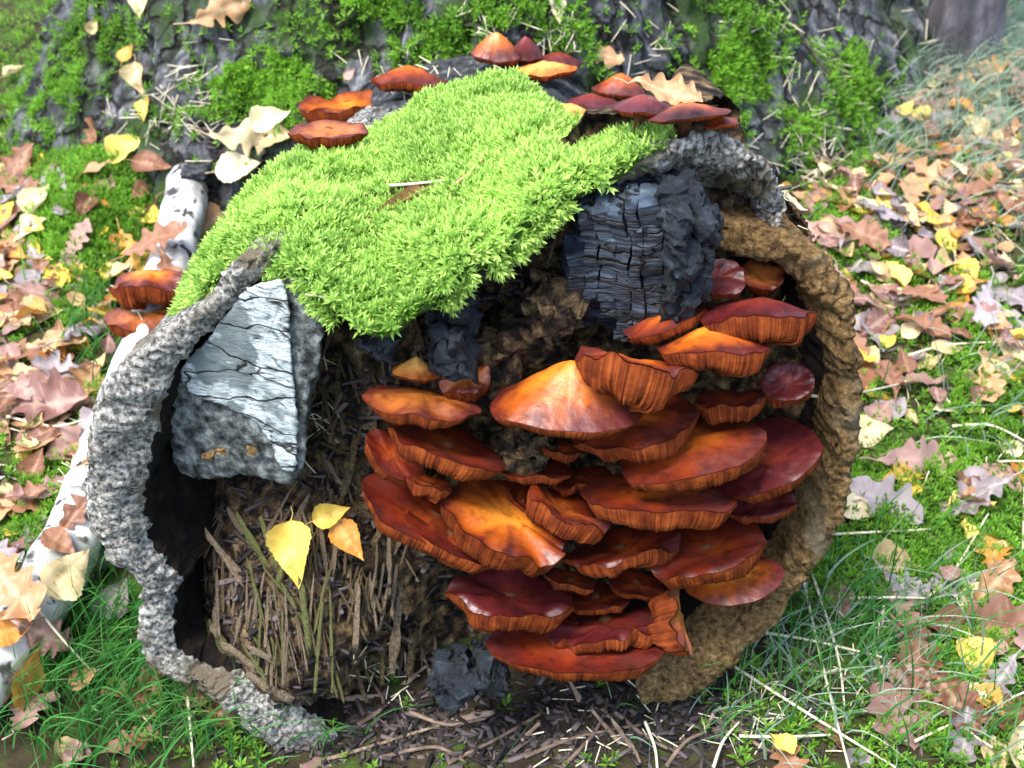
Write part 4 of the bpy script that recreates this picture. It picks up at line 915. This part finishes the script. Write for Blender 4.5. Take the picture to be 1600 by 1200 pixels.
SHAPES = {'oak': [('pink', 4), ('tan', 2), ('brown', 4), ('lilac', 3), ('orange', .5)], 'birch': [('cream', 6), ('yellow', 4), ('tan', 3), ('pink', 3), ('orange', 2), ('brown', 3), ('lilac', 2)]}
WORD = {'pink': 'pinkish', 'tan': 'tan', 'brown': 'brown', 'lilac': 'grey lilac', 'orange': 'orange', 'cream': 'cream', 'yellow': 'yellow'}
def scatter(n, dens, seed, where, kinds=(('birch', .68), ('oak', .32)), stuff=None):
    r = random.Random(seed); k = 0; tries = 0
    while k < n and tries < 60000:
        tries += 1
        px, py = r.uniform(-60, 1660), r.uniform(-60, 1260)
        d = Vector(ray(px, py)); h = bvh_g.ray_cast(Vector(CAM), d); hs = bvh_st.ray_cast(Vector(CAM), d)
        if h[0] is None: continue
        if hs[0] is not None and hs[3] < h[3]: continue
        hb = bvh_b.ray_cast(Vector(CAM), d)
        if hb[0] is not None: continue
        if inpoly(np.array([px]), np.array([py]), POLY)[0]: continue
        area = min(1.0, (pxs(h[0])/.0004)**2/9)     # world density, not picture density
        w = sum(a_*math.exp(-((px-x)/sx)**2-((py-y)/sy)**2) for x, y, sx, sy, a_ in dens)
        if r.random() > w*area*1.6: continue
        kind = 'birch' if r.random() < kinds[0][1] else 'oak'
        col = r.choices([c for c, _ in SHAPES[kind]], [v for _, v in SHAPES[kind]])[0]
        size = r.uniform(.02, .037) if kind == 'birch' else r.uniform(.04, .072)
        if py < 330: size *= 1.0
        an = r.uniform(0, 6.283)
        p = (h[0].x, h[0].y, h[0].z+r.uniform(.002, .012))
        if stuff is None:
            var = r.randrange(8); szw = ('small ' if size < .03 else 'larger ') if kind == 'birch' else ('short ' if size < .06 else 'long ')
            if px > 900: place = 'in the pale grass near the far tree' if py < 160 else 'on the leafy ground beside the stump' if py < 420 else 'on the moss beside the tan bark rim' if px < 1440 else 'on the open moss away from the log'
            else: place = 'between the birch branch and the stump' if py < 300 else 'beside the mossy hummock' if py < 560 else 'in the grass by the birch branch'
            lab_ = f'{szw}{SHW[kind][var]} {WORD[col]} {kind} leaf lying {place}'
            leaf(kind, col, p, h[1] if h[1].z > 0 else -h[1], (math.cos(an), math.sin(an), 0), size, lab_, lab_.replace(' leaf ', ' leaves '), tilt=.3, stalk=size > .03, var=var)
        else:
            me, _, V, Fq = LEAF[kind][r.randrange(8)]; up = Vector((r.gauss(0, .3), r.gauss(0, .3), 1)).normalized(); hd = Vector((math.cos(an), math.sin(an), 0)); hd = (hd-up*hd.dot(up)).normalized()
            R_ = np.array(Matrix((hd.cross(up), hd, up)).transposed()); Vs = V.reshape(-1, 9, 3)[::2, ::2].reshape(-1, 3)
            stuff[col].add((Vs*size)@R_.T+np.array(p)-np.array([0, 0, .004]), gridF(len(Vs)//5, 5), r.random())
        k += 1
RD = [(1400, 330, 170, 90, .8), (1540, 330, 130, 130, .8), (1450, 480, 150, 80, .7), (1500, 170, 150, 100, .7), (1350, 420, 80, 60, .8), (1560, 600, 110, 110, .45), (1480, 860, 150, 200, .22), (1330, 600, 60, 80, .3), (1500, 40, 150, 60, .5), (1400, 1120, 200, 80, .2)]
LD = [(40, 420, 110, 160, .8), (330, 220, 110, 60, 1.2), (70, 660, 90, 100, .5), (230, 330, 70, 60, .2), (60, 860, 90, 90, .5), (380, 260, 60, 50, 1.2), (150, 1120, 200, 80, .15)]
scatter(180, RD, 5, 'beside the stump')
scatter(70, LD, 6, 'by the birch branch')
bags = {c: Bag() for c in LM}
scatter(330, RD+[(1500, 0, 300, 120, .8)], 8, '', stuff=bags); scatter(120, LD, 9, '', stuff=bags)
def world_fill(n, seed):
    r = random.Random(seed); k = 0
    while k < n:
        x, y = r.uniform(-1.6, 1.8), r.uniform(-.6, 2.6); P_ = np.array([[x, y, GZ]]); a_, b_ = pxof(P_)
        if (-20 < a_[0] < 1620 and -20 < b_[0] < 1220 and (P_-CAM)@VIEW > 0) or math.hypot(x+.06, y-1.06) < .62 or (abs(x+.02) < .25 and -.08 < y < .7): continue
        kind = 'birch' if r.random() < .65 else 'oak'; col = r.choices([c for c, _ in SHAPES[kind]], [v for _, v in SHAPES[kind]])[0]; size = r.uniform(.026, .042) if kind == 'birch' else r.uniform(.045, .085)
        an = r.uniform(0, 6.283); _, _, V, Fq = LEAF[kind][r.randrange(8)]; up = Vector((r.gauss(0, .3), r.gauss(0, .3), 1)).normalized(); hd = Vector((math.cos(an), math.sin(an), 0)); hd = (hd-up*hd.dot(up)).normalized()
        R_ = np.array(Matrix((hd.cross(up), hd, up)).transposed()); Vs = V.reshape(-1, 9, 3)[::2, ::2].reshape(-1, 3)
        bags[col].add((Vs*size)@R_.T+np.array([x, y, gz(x, y)[0]+.002]), gridF(len(Vs)//5, 5), r.random()); k += 1
world_fill(420, 31)
litter = empty('leaf_litter', (.4, .5, GZ)); tag(litter, 'layer of old leaves pressed into the ground under the loose ones', 'leaf litter', kind='stuff')
for c, bgx in bags.items():
    if bgx.n:
        V, Fq, A = bgx.get(); o = mk('old_leaves', V, Fq, LM[c], litter, True, {'vein': A*.3}); tag(o, kind='stuff')
        uv = o.data.uv_layers.new(name='UVMap'); li = np.zeros(len(o.data.loops), np.int32); o.data.loops.foreach_get('vertex_index', li); uv.data.foreach_set('uv', (V[li][:, :2]*25).astype(np.float32).ravel())

# ------------------------------------------------------------------ stalks, twigs and debris
def stalk(pts, rad, m, name, lab, cat, grp, z0=.006):
    P = []
    for i, (a, b) in enumerate(pts):
        h = cast(a, b, ALL); p = np.array(h[0]) if h else atZ(a, b, GZ); P.append(p-VIEW*z0)
    V, Fc = tubeT(smoothcurve(P, 8+6*len(P)), np.linspace(rad, rad*.6, 8+6*len(P)), 6)
    o = empty(name, P[0]); COL.objects.unlink(o); bpy.data.objects.remove(o)
    V0 = np.array(P[0]); o = link(name, meshdata(name, V-V0, Fc, [m])); o.location = Vector(V0); tag(o, lab, cat, grp)
ST = [[(1250, 905), (1280, 1040), (1320, 1195)], [(1262, 890), (1300, 1010), (1312, 1095)], [(1165, 980), (1260, 995), (1375, 1022)], [(1142, 1035), (1260, 1110), (1400, 1196)], [(1600, 690), (1592, 760), (1588, 860)], [(1440, 930), (1480, 890), (1535, 800)], [(1320, 930), (1380, 929), (1440, 930)],
      [(1430, 965), (1422, 1010), (1440, 1060)], [(1290, 832), (1370, 828), (1445, 824)], [(1420, 1150), (1480, 1122), (1600, 1070)], [(1480, 665), (1540, 664), (1595, 690)], [(1550, 720), (1575, 719), (1600, 720)], [(1150, 1142), (1220, 1143), (1290, 1140)], [(1110, 1190), (1125, 1150), (1150, 1120)],
      [(0, 850), (80, 960), (150, 1040)], [(300, 1075), (304, 1120), (310, 1190)], [(1400, 560), (1470, 540), (1560, 535)], [(1340, 440), (1400, 470), (1420, 480)], [(20, 650), (90, 665), (140, 655)], [(1005, 1120), (1020, 1160), (1024, 1199)], [(1210, 590), (1280, 620), (1400, 600)], [(1455, 1060), (1500, 1130), (1540, 1160)]]
for k, q in enumerate(ST): stalk(q, .0013, M['straw'], 'grass_stalk', 'pale dry grass stalk in the grass by the birch branch' if k in (14, 15, 18) else 'long pale dry grass stalk in the grass at the foot of the tan bark rim' if k in (0, 1, 2, 3, 12, 13, 19) else 'pale dry grass stalk lying on the moss among the fallen leaves', 'grass stalk', 'stalks by the branch' if k in (14, 15, 18) else 'stalks at the bark rim' if k in (0, 1, 2, 3, 12, 13, 19) else 'stalks on the moss', .014)
TW = [[(575, 350), (640, 345), (700, 320)], [(565, 350), (630, 310), (730, 285), (780, 240)], [(610, 335), (680, 300), (740, 290)]]
stalk([(568, 352), (640, 328), (715, 290), (768, 240)], .0014, M['strawbrown'], 'straw', 'yellow brown straw lying slanted across the bright moss', 'straw', None, .011)
stalk([(575, 296), (640, 292), (720, 284)], .0011, M['straw'], 'straw', 'pale thin straw crossing the slanted one on the bright moss', 'straw', None, .011)
hleaf2 = cast(640, 320, [bvh_m]); leaf('birch', 'tan', np.array(hleaf2[0])-VIEW*.010, (0, -.6, 1), (-.8, -.5, .1), .05, 'narrow tan leaf lying under the straw on the bright moss', tilt=.05, var=1)
for a in bpy.data.objects:
    if a.get('label', '').startswith('narrow tan leaf'): a.scale.x *= .28
TWG = [[(700, 1190), (780, 1150), (850, 1110)], [(820, 1180), (900, 1150), (1000, 1130)], [(600, 1180), (680, 1165), (730, 1190)], [(880, 1195), (930, 1140), (950, 1090)], [(1040, 1195), (1080, 1150), (1160, 1130)], [(960, 1110), (1010, 1150), (1060, 1175)], [(940, 1105), (985, 1160), (1000, 1190)], [(470, 1195), (560, 1170), (690, 1130)], [(640, 1110), (700, 1130), (760, 1120)], [(1120, 1100), (1180, 1160), (1230, 1180)], [(560, 1130), (600, 1100), (580, 1060)], [(1190, 1000), (1300, 1050), (1380, 1060)], [(1180, 120), (1230, 180), (1265, 230), (1330, 270)], [(1240, 40), (1300, 120), (1350, 90)], [(1280, 290), (1310, 240), (1380, 200)]]
for k, q in enumerate(TWG): stalk(q, .0018, M['twig'] if k != 7 else M['splintergrey'], 'twig', ('thin brown twig lying on the dark soil in front of the log' if k in (0, 1, 2, 3, 4, 5, 6, 8, 10) else 'thin brown twig in the grass at the foot of the tan bark rim' if k in (9, 11) else 'thin brown twig resting on the stump bark') if k != 7 else 'pale bare twig lying on the dark soil in front of the log', 'twig', ('twigs on the soil' if k in (0, 1, 2, 3, 4, 5, 6, 8, 10) else 'twigs in the grass' if k in (9, 11) else 'twigs on the stump') if k != 7 else None, .004)
# dry needles and straw hanging over the stump and litter: uncountable
bag = Bag(); r = random.Random(12)
NS = [(300, 160, 40, 60, 60), (750, 40, 60, 40, 25), (880, 60, 30, 30, 25), (1190, 90, 60, 60, 35), (1300, 120, 40, 60, 30), (1250, 230, 60, 50, 40), (1000, 80, 40, 50, 15), (230, 180, 40, 30, 20), (200, 460, 40, 50, 35), (1280, 260, 50, 30, 40), (1290, 440, 60, 40, 25), (1500, 100, 120, 90, 60), (640, 110, 60, 20, 20), (90, 720, 80, 60, 50), (1250, 1080, 130, 90, 90), (1000, 1150, 140, 40, 30), (250, 1050, 100, 80, 30), (1500, 620, 120, 160, 50), (1450, 1050, 120, 90, 50), (600, 1050, 60, 60, 25), (660, 140, 40, 12, 14), (500, 620, 30, 100, 20), (650, 300, 190, 90, 26), (1480, 400, 140, 140, 80)]
for (x, y, sx, sy, n_) in NS:
    for k in range(n_):
        a, b = r.gauss(x, sx*.7), r.gauss(y, sy*.7); h = cast(a, b, ALL)
        if h is None: continue
        p = np.array(h[0])-VIEW*.004; s = pxs(p); an = r.uniform(0, 6.28); L_ = r.uniform(15, 55)*s; d = (CRT*math.cos(an)+CUP*math.sin(an)*.9)-VIEW*r.uniform(-.1, .3)
        bag.add(*tubeT(smoothcurve([p-d*L_*.5, p+np.array([0, 0, r.uniform(-.0008, .0008)]), p+d*L_*.5], 5), r.uniform(.0003, .00065), 4), r.random())
V, Fc, A = bag.get(); tag(mk('dry_needles', V, Fc, M['straw'], None, True, {'tint': A}), 'fine dry needles and straw strewn over stump and ground', 'needles', kind='stuff')
# crumbs of bark and wood on the soil
bag = Bag()
DS = [(860, 1130, 260, 60, 1100), (560, 1140, 170, 45, 500), (1120, 1110, 110, 60, 380), (1200, 300, 40, 40, 60), (330, 210, 90, 40, 120), (60, 450, 90, 160, 150), (1480, 450, 160, 160, 260), (600, 900, 110, 170, 260), (380, 920, 90, 130, 420), (800, 480, 130, 60, 260), (560, 650, 50, 100, 120)]
for (x, y, sx, sy, n_) in DS:
    for k in range(n_):
        a, b = r.gauss(x, sx*.7), r.gauss(y, sy*.7); h = cast(a, b, [bvh_g, bvh_h, bvh_st])
        if h is None: continue
        p = np.array(h[0])-VIEW*.001; s = r.choice((.0007, .001, .0014, .002, .003)); an = r.uniform(0, 6.28)
        u = np.array([math.cos(an), math.sin(an)*.8, r.uniform(-.5, .5)]); v = np.cross(u, [r.gauss(0, .4), r.gauss(0, .4), 1]); v /= np.linalg.norm(v); w_ = np.cross(u, v)
        L_, wd, tk = s*r.uniform(1, 4.5), s*.5, s*.3
        Q = np.array([p+u*L_*i+v*wd*j+w_*tk*k2 for i in (-1, 1) for j in (-1, 1) for k2 in (-1, 1)])*1.0; Q += np.array([[r.gauss(0, s*.15) for _ in range(3)] for _ in range(8)])
        bag.add(Q, [[0, 1, 3, 2], [4, 6, 7, 5], [0, 4, 5, 1], [2, 3, 7, 6], [0, 2, 6, 4], [1, 5, 7, 3]], r.random()**2)
V, Fq, A = bag.get(); tag(mk('wood_crumbs', V, Fq, M['debris'], None, False, {'tint': A}), 'dark crumbs of bark and rotten wood on the soil', 'debris', kind='stuff')
for k, (a, b, an, L_, w_) in enumerate([(735, 1118, 1.3, 70, 26), (960, 1150, -.7, 110, 14), (985, 1165, -.6, 120, 16), (820, 1150, .8, 60, 14), (1100, 1140, .5, 60, 14), (905, 1090, -.5, 90, 18), (560, 1088, 1.5, 60, 20), (640, 1060, .9, 70, 16)]):
    h = cast(a, b, [bvh_g, bvh_h]); p = np.array(h[0])-VIEW*.004; s = pxs(p)
    V, Fq = splintmesh(30+k); dr = CUP*math.cos(an)+CRT*math.sin(an); sd = CRT*math.cos(an)-CUP*math.sin(an)
    V = (V[:, :1]*sd*w_+V[:, 2:]*dr*L_+V[:, 1:2]*-VIEW*w_)*s
    o = link('wood_chip', meshdata('wood_chip', V, Fq, [M['chip']], False)); o.location = Vector(p); tag(o, 'weathered wood chip lying on the dark soil in front of the log', 'wood chip', 'wood chips on the soil')
for o in bpy.data.objects:
    if '_o' in o: del o['_o']
